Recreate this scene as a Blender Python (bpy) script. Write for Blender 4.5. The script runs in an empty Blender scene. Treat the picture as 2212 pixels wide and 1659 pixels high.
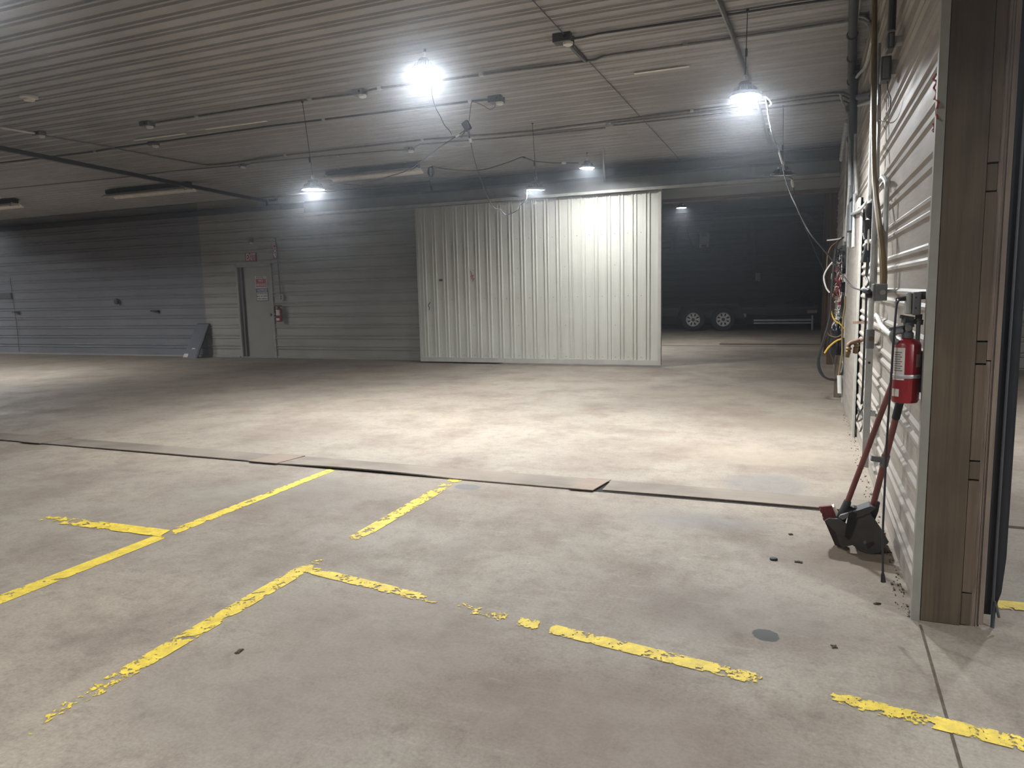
import bpy, bmesh, math, random
from mathutils import Vector, Matrix
random.seed(7)
C = bpy.context.scene.collection
PI = math.pi

# ------------------------------------------------------------------ camera and survey
F = 1555.24; PW, PH = 2212, 1659; EYE = Vector((0, 0, 1.34))
CR = Vector((0.92670159, 0.3750991, -0.02290919)); CU = Vector((-0.02678864, 0.1267431, 0.99157378)); CF = Vector((-0.37484201, 0.91827929, -0.12750143))

def ray(px, py):
    return CR * (px - PW / 2) + CU * -(py - PH / 2) + CF * F
def S(px, py, ax, val):                       # point measured in the photograph on the plane x / y / z = val
    i = 'xyz'.index(ax); d = ray(px, py); return EYE + d * ((val - EYE[i]) / d[i])
def SD(px, py, dep):                          # point at a depth in front of the camera
    return EYE + ray(px, py) * (dep / F)
def depth(p): return CF.dot(Vector(p) - EYE)
def fl(px, py): return S(px, py, 'z', 0.0)

cam = bpy.data.cameras.new('camera'); co = bpy.data.objects.new('camera', cam); C.objects.link(co)
cam.sensor_width = 36; cam.sensor_fit = 'HORIZONTAL'; cam.lens = 36 * F / PW; cam.clip_end = 200; cam.clip_start = 0.05
m = Matrix(((CR.x, CU.x, -CF.x, 0), (CR.y, CU.y, -CF.y, 0), (CR.z, CU.z, -CF.z, 1.34), (0, 0, 0, 1)))
co.matrix_world = m
bpy.context.scene.camera = co

XW, YB, ZC, YS = 0.449, 12.77, 3.5, 12.28      # right wall face, back wall face, ceiling, face of the big sliding door
Y2, Z2 = 27.0, 4.0                              # far wall and ceiling of the room beyond the opening
YP = 3.15                                       # end of the right wall

# ------------------------------------------------------------------ materials
def nt(name):
    m = bpy.data.materials.new(name); m.use_nodes = True
    t = m.node_tree; b = t.nodes['Principled BSDF']; return m, t, b
def lin(c):
    return tuple(((v / 255) / 12.92 if v <= 10 else (((v / 255) + .055) / 1.055) ** 2.4) for v in c) + (1,)
def N(t, typ, **kw):
    n = t.nodes.new(typ)
    for k, v in kw.items():
        if k in n.inputs: n.inputs[k].default_value = v
        else: setattr(n, k, v)
    return n
def ramp(t, fac, stops):
    r = t.nodes.new('ShaderNodeValToRGB'); t.links.new(fac, r.inputs[0]); e = r.color_ramp.elements
    while len(e) < len(stops): e.new(0.5)
    for k, (p, c) in enumerate(stops):
        e[k].position = p; e[k].color = c if len(c) == 4 else tuple(c) + (1,)
    return r
def mixc(t, fac, a, b, blend='MIX'):
    x = t.nodes.new('ShaderNodeMix'); x.data_type = 'RGBA'; x.blend_type = blend
    for sock, v in ((x.inputs[0], fac), (x.inputs[6], a), (x.inputs[7], b)):
        if hasattr(v, 'is_output') or hasattr(v, 'links'): t.links.new(v, sock)
        else: sock.default_value = v
    return x.outputs[2]
def mth(t, op, a, b=0.0, c=None, clamp=False):
    x = t.nodes.new('ShaderNodeMath'); x.operation = op; x.use_clamp = clamp
    for k, v in enumerate((a, b) if c is None else (a, b, c)):
        if hasattr(v, 'links'): t.links.new(v, x.inputs[k])
        else: x.inputs[k].default_value = v
    return x.outputs[0]
def noise(t, vec, scale, detail=4, rough=.55, stretch=None, dist=0.0):
    if stretch:
        mp = t.nodes.new('ShaderNodeMapping'); mp.inputs['Scale'].default_value = stretch; t.links.new(vec, mp.inputs[0]); vec = mp.outputs[0]
    n = N(t, 'ShaderNodeTexNoise', Scale=scale, Detail=detail, Roughness=rough, Distortion=dist); t.links.new(vec, n.inputs['Vector']); return n.outputs['Fac']

_mats = {}
def M(name, col, rough=.55, metal=0.0, var=.15, scale=6.0, bump=0.0, stretch=None, spec=.5):
    """plain painted / plastic / metal surface with a little procedural dirt"""
    if name in _mats: return _mats[name]
    m, t, b = nt(name); tc = t.nodes.new('ShaderNodeTexCoord').outputs['Object']
    n = noise(t, tc, scale, 5, .6, stretch); c = lin(col)
    r = ramp(t, n, [(.3, tuple(v * (1 - var) for v in c[:3])), (.7, tuple(min(1, v * (1 + var)) for v in c[:3]))])
    t.links.new(r.outputs[0], b.inputs['Base Color'])
    b.inputs['Roughness'].default_value = rough; b.inputs['Metallic'].default_value = metal; b.inputs['Specular IOR Level'].default_value = spec
    if bump:
        bp = N(t, 'ShaderNodeBump', Strength=bump, Distance=.01); t.links.new(noise(t, tc, scale * 4, 3), bp.inputs['Height']); t.links.new(bp.outputs[0], b.inputs['Normal'])
    _mats[name] = m; return m
def EM(name, col, s):
    m, t, b = nt(name); b.inputs['Base Color'].default_value = (.8, .8, .8, 1); m.cycles.emission_sampling = 'NONE'
    b.inputs['Emission Color'].default_value = tuple(col) + (1,); b.inputs['Emission Strength'].default_value = s; return m

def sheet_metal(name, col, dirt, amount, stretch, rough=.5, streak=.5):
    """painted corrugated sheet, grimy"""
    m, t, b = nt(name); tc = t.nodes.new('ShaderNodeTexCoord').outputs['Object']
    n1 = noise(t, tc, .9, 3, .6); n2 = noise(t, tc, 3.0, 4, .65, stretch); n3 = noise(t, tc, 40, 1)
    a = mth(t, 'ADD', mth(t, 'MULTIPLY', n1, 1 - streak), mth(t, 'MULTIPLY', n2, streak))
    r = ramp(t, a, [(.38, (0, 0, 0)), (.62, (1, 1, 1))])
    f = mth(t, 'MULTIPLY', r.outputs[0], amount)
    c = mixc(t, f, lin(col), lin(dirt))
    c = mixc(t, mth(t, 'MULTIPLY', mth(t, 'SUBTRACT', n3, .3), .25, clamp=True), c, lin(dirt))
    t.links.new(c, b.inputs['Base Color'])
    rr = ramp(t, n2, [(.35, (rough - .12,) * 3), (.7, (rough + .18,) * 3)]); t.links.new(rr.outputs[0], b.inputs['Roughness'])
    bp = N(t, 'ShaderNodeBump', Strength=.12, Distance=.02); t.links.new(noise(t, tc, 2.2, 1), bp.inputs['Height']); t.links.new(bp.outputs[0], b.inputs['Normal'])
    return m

def wood(name, c1, c2, axis=2, scale=1.0):
    m, t, b = nt(name); tc = t.nodes.new('ShaderNodeTexCoord').outputs['Object']
    st = [14, 14, 14]; st[axis] = .6
    n = noise(t, tc, 2.2 * scale, 6, .6, tuple(st), .6); st2 = [60, 60, 60]; st2[axis] = 1.2
    n2 = noise(t, tc, 2 * scale, 3, .6, tuple(st2)); n3 = noise(t, tc, 1.6, 4)
    a = mth(t, 'ADD', mth(t, 'MULTIPLY', n, .55), mth(t, 'MULTIPLY', n2, .45))
    r = ramp(t, a, [(.3, lin(c1)), (.68, lin(c2))])
    c = mixc(t, mth(t, 'MULTIPLY', mth(t, 'SUBTRACT', n3, .42), 2.2, clamp=True), r.outputs[0], lin([int(v * .62) for v in c1]))
    t.links.new(c, b.inputs['Base Color']); b.inputs['Roughness'].default_value = .75
    bp = N(t, 'ShaderNodeBump', Strength=.25, Distance=.004); t.links.new(n2, bp.inputs['Height']); t.links.new(bp.outputs[0], b.inputs['Normal'])
    return m

def concrete():
    m, t, b = nt('worn_concrete'); tc = t.nodes.new('ShaderNodeTexCoord').outputs['Object']
    big = noise(t, tc, .38, 3, .6); mid = noise(t, tc, 1.7, 5, .68); fine = noise(t, tc, 11, 5, .78)
    grain = noise(t, tc, 75, 2, .7); brush = noise(t, tc, 3.5, 4, .7, (1, 5, 1))
    c = ramp(t, big, [(.30, lin((124, 112, 101))), (.5, lin((146, 137, 125))), (.72, lin((162, 150, 135)))]).outputs[0]
    c = mixc(t, mth(t, 'MULTIPLY', mth(t, 'SUBTRACT', mid, .45), 2.8, clamp=True), c, lin((112, 98, 88)))
    c = mixc(t, mth(t, 'MULTIPLY', mth(t, 'SUBTRACT', brush, .58), 1.6, clamp=True), c, lin((190, 180, 163)))
    c = mixc(t, mth(t, 'MULTIPLY', mth(t, 'SUBTRACT', fine, .49), 2.6, clamp=True), c, lin((104, 94, 85)))
    g = mth(t, 'MULTIPLY_ADD', grain, .75, .63)
    gc = t.nodes.new('ShaderNodeCombineColor'); [t.links.new(g, gc.inputs[k]) for k in range(3)]
    c = mixc(t, 1.0, c, gc.outputs[0], 'MULTIPLY')
    sx = t.nodes.new('ShaderNodeSeparateXYZ'); t.links.new(tc, sx.inputs[0])
    # worn stains where the photo shows them: x, y, radius x, radius y, strength, colour
    stains = []
    for px, py, rx, ry, s, col in ((1650, 1045, .34, .30, .5, (108, 106, 108)), (1540, 1130, .42, .22, .5, (122, 120, 118)), (1720, 915, .55, .55, .6, (128, 118, 104)), (1640, 985, 1.0, .5, .4, (150, 138, 122)),
                                   (1820, 1210, .30, .34, .55, (116, 100, 86)), (1560, 850, 1.6, .8, .35, (150, 138, 122)), (1600, 1330, .5, .3, .4, (120, 112, 108)), (980, 1190, .12, .30, .35, (118, 110, 100)),
                                   (830, 1360, .7, .4, .45, (124, 112, 104)), (520, 1500, .6, .4, .4, (128, 118, 110)), (1250, 1550, .8, .35, .5, (124, 110, 102)), (600, 1060, .9, .5, .35, (128, 124, 116)),
                                   (1655, 1372, .052, .052, 2.2, (74, 76, 74)), (1010, 1052, .10, .07, 1.6, (112, 110, 108)), (1600, 780, 3, .5, .4, (112, 106, 98))):
        p = fl(px, py)
        dx = mth(t, 'DIVIDE', mth(t, 'SUBTRACT', sx.outputs[0], p.x), rx); dy = mth(t, 'DIVIDE', mth(t, 'SUBTRACT', sx.outputs[1], p.y), ry)
        d = mth(t, 'SQRT', mth(t, 'ADD', mth(t, 'MULTIPLY', dx, dx), mth(t, 'MULTIPLY', dy, dy)))
        hard = s > 1
        k = 9.0 if hard else 2.2
        wob = mth(t, 'MULTIPLY', mth(t, 'SUBTRACT', fine if hard else mid, .5), .9 if hard else 1.9)
        f = mth(t, 'MULTIPLY', mth(t, 'SUBTRACT', 1.0, mth(t, 'ADD', d, wob)), k, clamp=True)
        c = mixc(t, mth(t, 'MULTIPLY', f, min(1.0, s), clamp=True), c, lin(col))
    t.links.new(c, b.inputs['Base Color'])
    b.inputs['Specular IOR Level'].default_value = .35
    rr = ramp(t, mid, [(.3, (.55,) * 3), (.7, (.8,) * 3)]); t.links.new(rr.outputs[0], b.inputs['Roughness'])
    return m

def worn_paint():
    m, t, b = nt('worn_yellow_paint'); tc = t.nodes.new('ShaderNodeTexCoord').outputs['Object']
    at = t.nodes.new('ShaderNodeAttribute'); at.attribute_name = 'wear'
    n = mth(t, 'ADD', mth(t, 'MULTIPLY', noise(t, tc, 13, 8, .72, None, .5), .65), mth(t, 'MULTIPLY', noise(t, tc, 55, 4, .7), .35))
    f = mth(t, 'MULTIPLY', mth(t, 'SUBTRACT', n, at.outputs['Fac']), 40, clamp=True)
    c = ramp(t, noise(t, tc, 16, 5, .7), [(.3, lin((196, 170, 58))), (.65, lin((236, 208, 72)))]).outputs[0]
    c = mixc(t, mth(t, 'MULTIPLY', mth(t, 'SUBTRACT', noise(t, tc, 60, 4, .7), .5), 1.6, clamp=True), c, lin((150, 134, 80)))
    t.links.new(c, b.inputs['Base Color']); b.inputs['Roughness'].default_value = .6
    t.links.new(f, b.inputs['Alpha']); return m

MAT = dict(
    concrete=concrete(), paint=worn_paint(),
    wall=sheet_metal('white_wall_sheet', (168, 166, 160), (122, 119, 112), .55, (.25, .25, 5)),
    wall_shaded=sheet_metal('shaded_wall_sheet', (130, 131, 139), (104, 105, 112), .6, (.25, .25, 5), .36),
    wall_right=sheet_metal('scuffed_white_wall_sheet', (166, 160, 152), (118, 107, 97), .7, (5, .3, 4), .5),
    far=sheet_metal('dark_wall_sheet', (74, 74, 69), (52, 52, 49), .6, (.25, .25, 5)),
    ceiling=sheet_metal('grimy_ceiling_sheet', (172, 172, 174), (132, 130, 128), .5, (.6, 2.5, 1), .5, .35),
    ceiling2=M('grey_board_ceiling', (150, 148, 142), .8),
    slider=sheet_metal('white_door_sheet', (200, 200, 192), (168, 165, 154), .5, (5, 5, .2), .45),
    trim_white=M('white_trim_metal', (176, 174, 166), .45, var=.1), trim_post=M('dull_post_trim', (142, 140, 131), .5), trim_grey=M('grey_trim_metal', (150, 149, 143), .5),
    track=M('dull_grey_track', (104, 104, 102), .55), lip=M('track_lip', (160, 158, 150), .5),
    galv=M('galvanised_steel', (186, 187, 186), .42, .3, .2, 14), emt=M('conduit_steel', (118, 118, 118), .36, .6, .25, 20),
    darkpipe=M('dark_grey_pipe', (74, 76, 80), .5, .1), boxgrey=M('grey_box_paint', (112, 113, 114), .5), dkbox=M('dark_grey_box', (70, 70, 72), .55),
    black=M('black_rubber', (26, 26, 28), .6), cordblack=M('black_cord', (34, 33, 34), .5), cordwhite=M('white_cord', (222, 220, 214), .5), tan=M('tan_hose', (126, 108, 70), .55),
    cordtan=M('tan_cord', (120, 98, 72), .6), yellow=M('yellow_wire', (206, 168, 62), .5), redwire=M('red_wire', (150, 50, 48), .5), red=M('extinguisher_red', (140, 30, 40), .35, var=.2),
    signred=M('sign_red', (150, 30, 38), .5), signwhite=M('sign_white', (216, 206, 200), .5), signblue=M('sign_blue', (48, 62, 128), .5), ink=M('black_ink', (30, 28, 30), .6),
    white=M('white_plastic', (214, 214, 210), .45), steel=M('bright_steel', (188, 188, 186), .3, .9), rust=M('rusty_pipe', (112, 88, 70), .7, .2, .35, 25, .3),
    brass=M('weathered_brass', (120, 100, 66), .5, .6, .3, 20), post=wood('brown_lumber', (72, 61, 49), (100, 86, 69)), post2=wood('pale_lumber', (84, 71, 58), (112, 97, 80), 2, 1.4),
    ply=wood('plywood_edge', (112, 98, 88), (146, 131, 119), 2, 2.0), ply2=wood('split_plywood', (96, 80, 70), (146, 130, 116), 2, 3.0), cover=wood('cover_plate_wood', (120, 109, 98), (142, 131, 119), 0, .7),
    cover_red=wood('cover_plate_reddish', (122, 107, 95), (146, 130, 117), 0, .7), darkwood=wood('dark_frame_lumber', (84, 62, 46), (112, 86, 66)),
    seal=M('black_door_seal', (36, 38, 44), .42, var=.25, scale=9), handle=M('red_handle', (126, 76, 71), .5, var=.25, scale=12), pan=M('black_dustpan', (76, 73, 71), .5, var=.3, scale=10),
    bristle=M('red_bristles', (122, 60, 63), .8, var=.35, scale=90, stretch=(1, 1, .2)), bristledk=M('dark_bristles', (64, 48, 50), .85, var=.35, scale=80), tyre=M('tyre_rubber', (38, 38, 38), .8),
    rim=M('white_rim', (206, 206, 206), .4), trailer=M('black_trailer_paint', (34, 34, 34), .55), deck=wood('trailer_deck', (70, 62, 54), (104, 94, 82), 0), lens=M('clear_tail_lens', (170, 140, 136), .3),
    door=M('grey_door_paint', (146, 145, 138), .5, var=.12, scale=3), jamb=M('dark_door_jamb', (96, 92, 86), .55), bag=M('black_plastic_bag', (24, 24, 28), .22, var=.3), lampbody=M('black_lamp_body', (40, 41, 46), .4, .3),
    grey_board=M('slate_grey_panel', (92, 94, 104), .5), reflector=M('white_reflector', (232, 228, 220), .5), dirt=M('dark_debris', (74, 66, 58), .9), mark=M('red_marker', (150, 44, 44), .6), mark2=M('orange_marker', (168, 84, 52), .6),
    joint=M('floor_joint_dirt', (84, 74, 62), .95, var=.4, scale=30), cavity=M('dark_cavity', (30, 28, 27), .9),
    heater=M('pale_heater', (196, 196, 190), .5))
MAT['led'] = EM('led_lens', (.86, .93, 1.0), 20); MAT['led_off'] = EM('led_lens_weak', (1, 1, 1), .12); LEDC = (.95, .98, 1.0)

# ------------------------------------------------------------------ mesh helper
class MB:
    def __init__(s): s.v = []; s.f = []; s.sm = []
    def add(s, vs, fs, smooth=False):
        o = len(s.v); s.v += [Vector(p) for p in vs]; s.f += [tuple(i + o for i in f) for f in fs]; s.sm += [smooth] * len(fs); return s
    def box(s, lo, hi):
        x0, y0, z0 = lo; x1, y1, z1 = hi
        return s.add([(x0, y0, z0), (x1, y0, z0), (x1, y1, z0), (x0, y1, z0), (x0, y0, z1), (x1, y0, z1), (x1, y1, z1), (x0, y1, z1)],
                     [(0, 3, 2, 1), (4, 5, 6, 7), (0, 1, 5, 4), (1, 2, 6, 5), (2, 3, 7, 6), (3, 0, 4, 7)])
    def cbox(s, lo, hi, c=.006):               # chamfered box
        lo = Vector(lo); hi = Vector(hi); bm = bmesh.new(); r = bmesh.ops.create_cube(bm, size=1)
        for v in bm.verts: v.co = Vector([(lo[i] + hi[i]) / 2 + v.co[i] * (hi[i] - lo[i]) for i in range(3)])
        bmesh.ops.bevel(bm, geom=list(bm.edges), offset=c, segments=2, affect='EDGES', profile=.5)
        s.bm(bm); return s
    def bm(s, bm, mat=None, smooth=False):
        bm.verts.ensure_lookup_table(); bm.verts.index_update()
        s.add([(mat @ v.co) if mat else v.co.copy() for v in bm.verts], [[v.index for v in f.verts] for f in bm.faces], smooth); bm.free()
    def beam(s, a, b, w, h, up=(0, 0, 1)):     # rectangular bar between two points
        a = Vector(a); b = Vector(b); d = (b - a).normalized(); u = Vector(up)
        if abs(d.dot(u)) > .95: u = Vector((0, 1, 0))
        r = d.cross(u).normalized(); u = r.cross(d); r = r * w / 2; u = u * h / 2
        vs = [a - r - u, a + r - u, a + r + u, a - r + u, b - r - u, b + r - u, b + r + u, b - r + u]
        return s.add(vs, [(0, 3, 2, 1), (4, 5, 6, 7), (0, 1, 5, 4), (1, 2, 6, 5), (2, 3, 7, 6), (3, 0, 4, 7)])
    def tube(s, pts, r, n=8, smooth=True, spline=True, sub=6, r2=None):
        pts = [Vector(p) for p in pts]
        if spline and len(pts) > 2:
            q = []
            for i in range(len(pts) - 1):
                p0 = pts[max(0, i - 1)]; p1 = pts[i]; p2 = pts[i + 1]; p3 = pts[min(len(pts) - 1, i + 2)]
                for k in range(sub):
                    t = k / sub
                    q.append(.5 * ((2 * p1) + (p2 - p0) * t + (2 * p0 - 5 * p1 + 4 * p2 - p3) * t * t + (3 * p1 - p0 - 3 * p2 + p3) * t ** 3))
            q.append(pts[-1]); pts = q
        vs = []; prev = None
        for i, p in enumerate(pts):
            d = (pts[min(i + 1, len(pts) - 1)] - pts[max(i - 1, 0)]).normalized()
            if prev is None:
                u = d.orthogonal().normalized()
            else:
                u = (prev - d * prev.dot(d)); u = u.normalized() if u.length > 1e-6 else d.orthogonal().normalized()
            prev = u; w = d.cross(u); rr = r if r2 is None else r + (r2 - r) * i / (len(pts) - 1)
            vs += [p + (u * math.cos(2 * PI * k / n) + w * math.sin(2 * PI * k / n)) * rr for k in range(n)]
        fs = []
        for i in range(len(pts) - 1):
            for k in range(n):
                a = i * n + k; b2 = i * n + (k + 1) % n; fs.append((a, b2, b2 + n, a + n))
        fs.append(tuple(reversed(range(n)))); L = (len(pts) - 1) * n; fs.append(tuple(range(L, L + n)))
        return s.add(vs, fs, smooth)
    def cyl(s, a, b, r, n=16, r2=None): return s.tube([a, b], r, n, True, False, 1, r2)
    def lathe(s, prof, org=(0, 0, 0), axis=(0, 0, 1), n=28, smooth=True):
        ax = Vector(axis).normalized(); u = ax.orthogonal().normalized(); w = ax.cross(u); o = Vector(org); vs = []; fs = []
        for r, h in prof:
            vs += [o + ax * h + (u * math.cos(2 * PI * k / n) + w * math.sin(2 * PI * k / n)) * max(r, 1e-4) for k in range(n)]
        for i in range(len(prof) - 1):
            for k in range(n):
                a = i * n + k; b = i * n + (k + 1) % n; fs.append((a, b, b + n, a + n))
        fs.append(tuple(reversed(range(n)))); L = (len(prof) - 1) * n; fs.append(tuple(range(L, L + n)))
        return s.add(vs, fs, smooth)
    def prism(s, poly, off):                   # polygon extruded by a vector
        n = len(poly); poly = [Vector(p) for p in poly]; off = Vector(off)
        return s.add(poly + [p + off for p in poly], [tuple(range(n)), tuple(reversed(range(n, 2 * n)))] + [(k, k + n, (k + 1) % n + n, (k + 1) % n) for k in range(n)])
    def loft(s, A, B):                         # two polygons of equal count
        n = len(A); return s.add(list(A) + list(B), [tuple(range(n)), tuple(reversed(range(n, 2 * n)))] + [(k, k + n, (k + 1) % n + n, (k + 1) % n) for k in range(n)])
    def ribs(s, org, e, L, v, H, nrm, per=.2335, c0=1.402, sep=.064, ht=.024, bw=.034, tw=.013):
        """corrugated sheet: rows run along e for L; pairs of ridges repeat along v, one pair centred at coordinate c0"""
        org = Vector(org); e = Vector(e); v = Vector(v); nrm = Vector(nrm); o = org.dot(v); prof = [(0, 0)]
        k = math.ceil((o - c0) / per) - 1
        while True:
            c = c0 + k * per - o; k += 1
            if c - sep > H: break
            for q in (c - sep / 2, c + sep / 2):
                if q - bw / 2 > prof[-1][0] + 1e-4 and q + bw / 2 < H:
                    prof += [(q - bw / 2, 0), (q - tw / 2, ht), (q + tw / 2, ht), (q + bw / 2, 0)]
        prof.append((H, 0)); vs = []; fs = []
        for p, h in prof: vs += [org + v * p + nrm * h, org + v * p + nrm * h + e * L]
        for i in range(len(prof) - 1): fs.append((2 * i, 2 * i + 1, 2 * i + 3, 2 * i + 2))
        return s.add(vs, fs)
    def build(s, name, mat, parent=None, org=None, bevel=0):
        me = bpy.data.meshes.new(name)
        o0 = Vector(org) if org is not None else (parent.location.copy() if parent is not None and parent.parent is None else Vector((0, 0, 0)))
        if parent is not None and parent.parent is not None: o0 = parent.parent.location.copy()
        me.from_pydata([p - o0 for p in s.v], [], s.f); me.materials.append(mat)
        for p, q in zip(me.polygons, s.sm): p.use_smooth = q
        bm = bmesh.new(); bm.from_mesh(me); bmesh.ops.recalc_face_normals(bm, faces=bm.faces); bm.to_mesh(me); bm.free()
        o = bpy.data.objects.new(name, me); C.objects.link(o)
        if parent is not None: o.parent = parent
        else: o.location = o0
        if any(s.sm):
            try: me.set_sharp_from_angle(angle=math.radians(40))
            except Exception: pass
        return o
def tag(o, label, cat, group=None, kind=None):
    if label: o['label'] = label
    if cat: o['category'] = cat
    if group: o['group'] = group
    if kind: o['kind'] = kind
    return o
def thing(name, label, cat, loc, group=None):
    o = bpy.data.objects.new(name, None); C.objects.link(o); o.location = Vector(loc); o.empty_display_size = .05
    return tag(o, label, cat, group)
def struct(name, mb, mat, parent=None):
    o = mb.build(name, mat, parent)
    if parent is None: o['kind'] = 'structure'
    return o
def solo(name, mb, mat, label, cat, org, group=None):
    return tag(mb.build(name, mat, None, org), label, cat, group)
def text(body, size, mat, name, parent, loc, rot, ext=.0006, sx=1.0, shear=0.0):
    cu = bpy.data.curves.new(name, 'FONT'); cu.body = body; cu.size = size; cu.align_x = 'CENTER'; cu.align_y = 'CENTER'; cu.extrude = ext; cu.offset = size * .018; cu.shear = shear
    tmp = bpy.data.objects.new('tmp_text', cu); C.objects.link(tmp); dg = bpy.context.evaluated_depsgraph_get()
    me = bpy.data.meshes.new_from_object(tmp.evaluated_get(dg)); bpy.data.objects.remove(tmp); me.materials.clear(); me.materials.append(mat)
    o = bpy.data.objects.new(name, me); C.objects.link(o); o.parent = parent
    base = parent.location if parent.parent is None else parent.parent.location
    o.location = Vector(loc) - base; o.rotation_euler = rot; o.scale = (sx, 1, 1); return o

# ------------------------------------------------------------------ the setting
b = MB(); b.add([(-34, -10, 0), (14, -10, 0), (14, Y2 + .3, 0), (-34, Y2 + .3, 0)], [(0, 1, 2, 3)]); struct('floor', b, MAT['concrete'])
b = MB(); b.ribs((-34, -10, ZC), (1, 0, 0), 48, (0, 1, 0), 22.8, (0, 0, -1), .2184, 4.467, .066, .016, .036, .016); struct('ceiling', b, MAT['ceiling'])
b = MB(); b.add([(-34, 13.05, Z2), (6, 13.05, Z2), (6, Y2, Z2), (-34, Y2, Z2)], [(0, 1, 2, 3)]); struct('ceiling_beyond', b, MAT['ceiling2'])
DX0, DX1, DZ = -11.80, -10.80, 2.06            # steel door opening in the back wall
OX0 = -5.2                                      # left edge of the large opening (behind the sliding door)
b = MB()
b.ribs((-12.78, YB, 0), (1, 0, 0), 12.78 + DX0, (0, 0, 1), ZC, (0, -1, 0)); b.ribs((DX1, YB, 0), (1, 0, 0), OX0 - DX1, (0, 0, 1), ZC, (0, -1, 0))
b.ribs((DX0, YB, DZ), (1, 0, 0), DX1 - DX0, (0, 0, 1), ZC - DZ, (0, -1, 0))
b.ribs((OX0, YB, 2.85), (1, 0, 0), XW - OX0, (0, 0, 1), ZC - 2.85, (0, -1, 0))
struct('wall_back', b, MAT['wall'])
b = MB(); b.ribs((-34, YB, 0), (1, 0, 0), 34 - 12.78, (0, 0, 1), ZC, (0, -1, 0)); struct('wall_back_left', b, MAT['wall_shaded'])  # shadow over this end of the wall, put into a darker sheet colour
b = MB(); b.ribs((.66, YB, 0), (1, 0, 0), 13, (0, 0, 1), ZC, (0, -1, 0)); struct('wall_back_right', b, MAT['wall'])
b = MB(); b.box((OX0, YB + .02, 2.80), (XW, YB + .26, Z2)); struct('wall_above_opening', b, MAT['darkwood'])
b = MB(); b.ribs((XW, YP, 0), (0, 1, 0), YB + .26 - YP, (0, 0, 1), ZC, (-1, 0, 0), .184, .342, .056, .013, .040, .014); struct('wall_right', b, MAT['wall_right'])
b = MB(); b.ribs((.66, YP, 0), (0, 1, 0), YB + .26 - YP, (0, 0, 1), ZC, (1, 0, 0), .184, .342, .056, .013, .040, .014); struct('wall_right_other_side', b, MAT['wall_right'])
b = MB(); b.box((XW + .03, YB + .26, 0), (.66, Y2, Z2)); struct('wall_right_beyond', b, MAT['ceiling2'])
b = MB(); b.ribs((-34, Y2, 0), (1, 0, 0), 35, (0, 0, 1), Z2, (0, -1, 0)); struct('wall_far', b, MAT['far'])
b = MB(); b.add([(-34, -10, 0), (-34, Y2, 0), (-34, Y2, Z2), (-34, -10, Z2)], [(0, 1, 2, 3)]); struct('wall_left', b, MAT['wall_shaded'])
b = MB(); b.add([(14, -10, 0), (14, Y2, 0), (14, Y2, Z2), (14, -10, Z2)], [(3, 2, 1, 0)]); struct('wall_side_bay', b, MAT['wall'])
b = MB(); b.add([(-34, -10, 0), (14, -10, 0), (14, -10, Z2), (-34, -10, Z2)], [(3, 2, 1, 0)]); struct('wall_front', b, MAT['wall'])
b = MB(); b.box((-34, YB - .03, 0), (DX0 - .03, YB - .02, .03)); b.box((DX1 + .03, YB - .03, 0), (OX0, YB - .02, .03)); struct('baseboard_back', b, MAT['trim_grey'])
# control joint in the slab running on from the wall line
p0 = fl(1988, 1350); p1 = fl(2085, 1690); d = (p1 - p0).normalized(); nrm = Vector((-d.y, d.x, 0)) * .0045
b = MB(); b.add([p0 + nrm, p0 - nrm, p1 - nrm, p1 + nrm], [(0, 1, 2, 3)]); [setattr(v, 'z', .0012) for v in b.v]; struct('floor_joint', b, MAT['joint'])
# ragged dirt line along the foot of the right wall
b = MB()
for k in range(260):
    y = YP + random.random() ** 1.4 * 5; x = XW - .022 - random.random() ** 2 * .05; r = .002 + random.random() ** 2 * .006
    b.box((x, y, 0), (x + r, y + r * 2.2, r * .6))
tag(b.build('wall_foot_dirt', MAT['joint'], None, (XW, 4, 0)), 'thin line of dark dirt along the foot of the white corrugated wall', 'dirt', kind='stuff')

# grey steel door in the back wall
dr = thing('door_1', None, None, ((DX0 + DX1) / 2, YB, 0)); dr['kind'] = 'structure'
b = MB(); b.box((DX0 + .13, YB + .07, .01), (DX1 - .05, YB + .115, DZ - .05)); b.build('door_leaf', MAT['door'], dr)
b = MB(); b.box((DX0, YB - .03, 0), (DX0 + .05, YB + .14, DZ)); b.box((DX1 - .05, YB - .03, 0), (DX1, YB + .14, DZ)); b.box((DX0, YB - .03, DZ - .05), (DX1, YB + .14, DZ)); b.build('door_frame', MAT['trim_grey'], dr)
b = MB(); b.box((DX0 + .05, YB + .02, 0), (DX0 + .13, YB + .14, DZ - .05)); b.build('door_jamb', MAT['jamb'], dr)
b = MB(); b.cyl((DX1 - .13, YB + .07, .95), (DX1 - .13, YB + .03, .95), .012); b.lathe([(.012, 0), (.028, .012), (.03, .03), (.018, .045)], (DX1 - .13, YB + .045, .95), (0, -1, 0), 16); b.build('door_knob', MAT['brass'], dr)
b = MB(); b.box((DX0 + .05, YB - .02, 0), (DX1 - .05, YB + .14, .015)); b.build('threshold', MAT['trim_grey'], dr)

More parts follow.
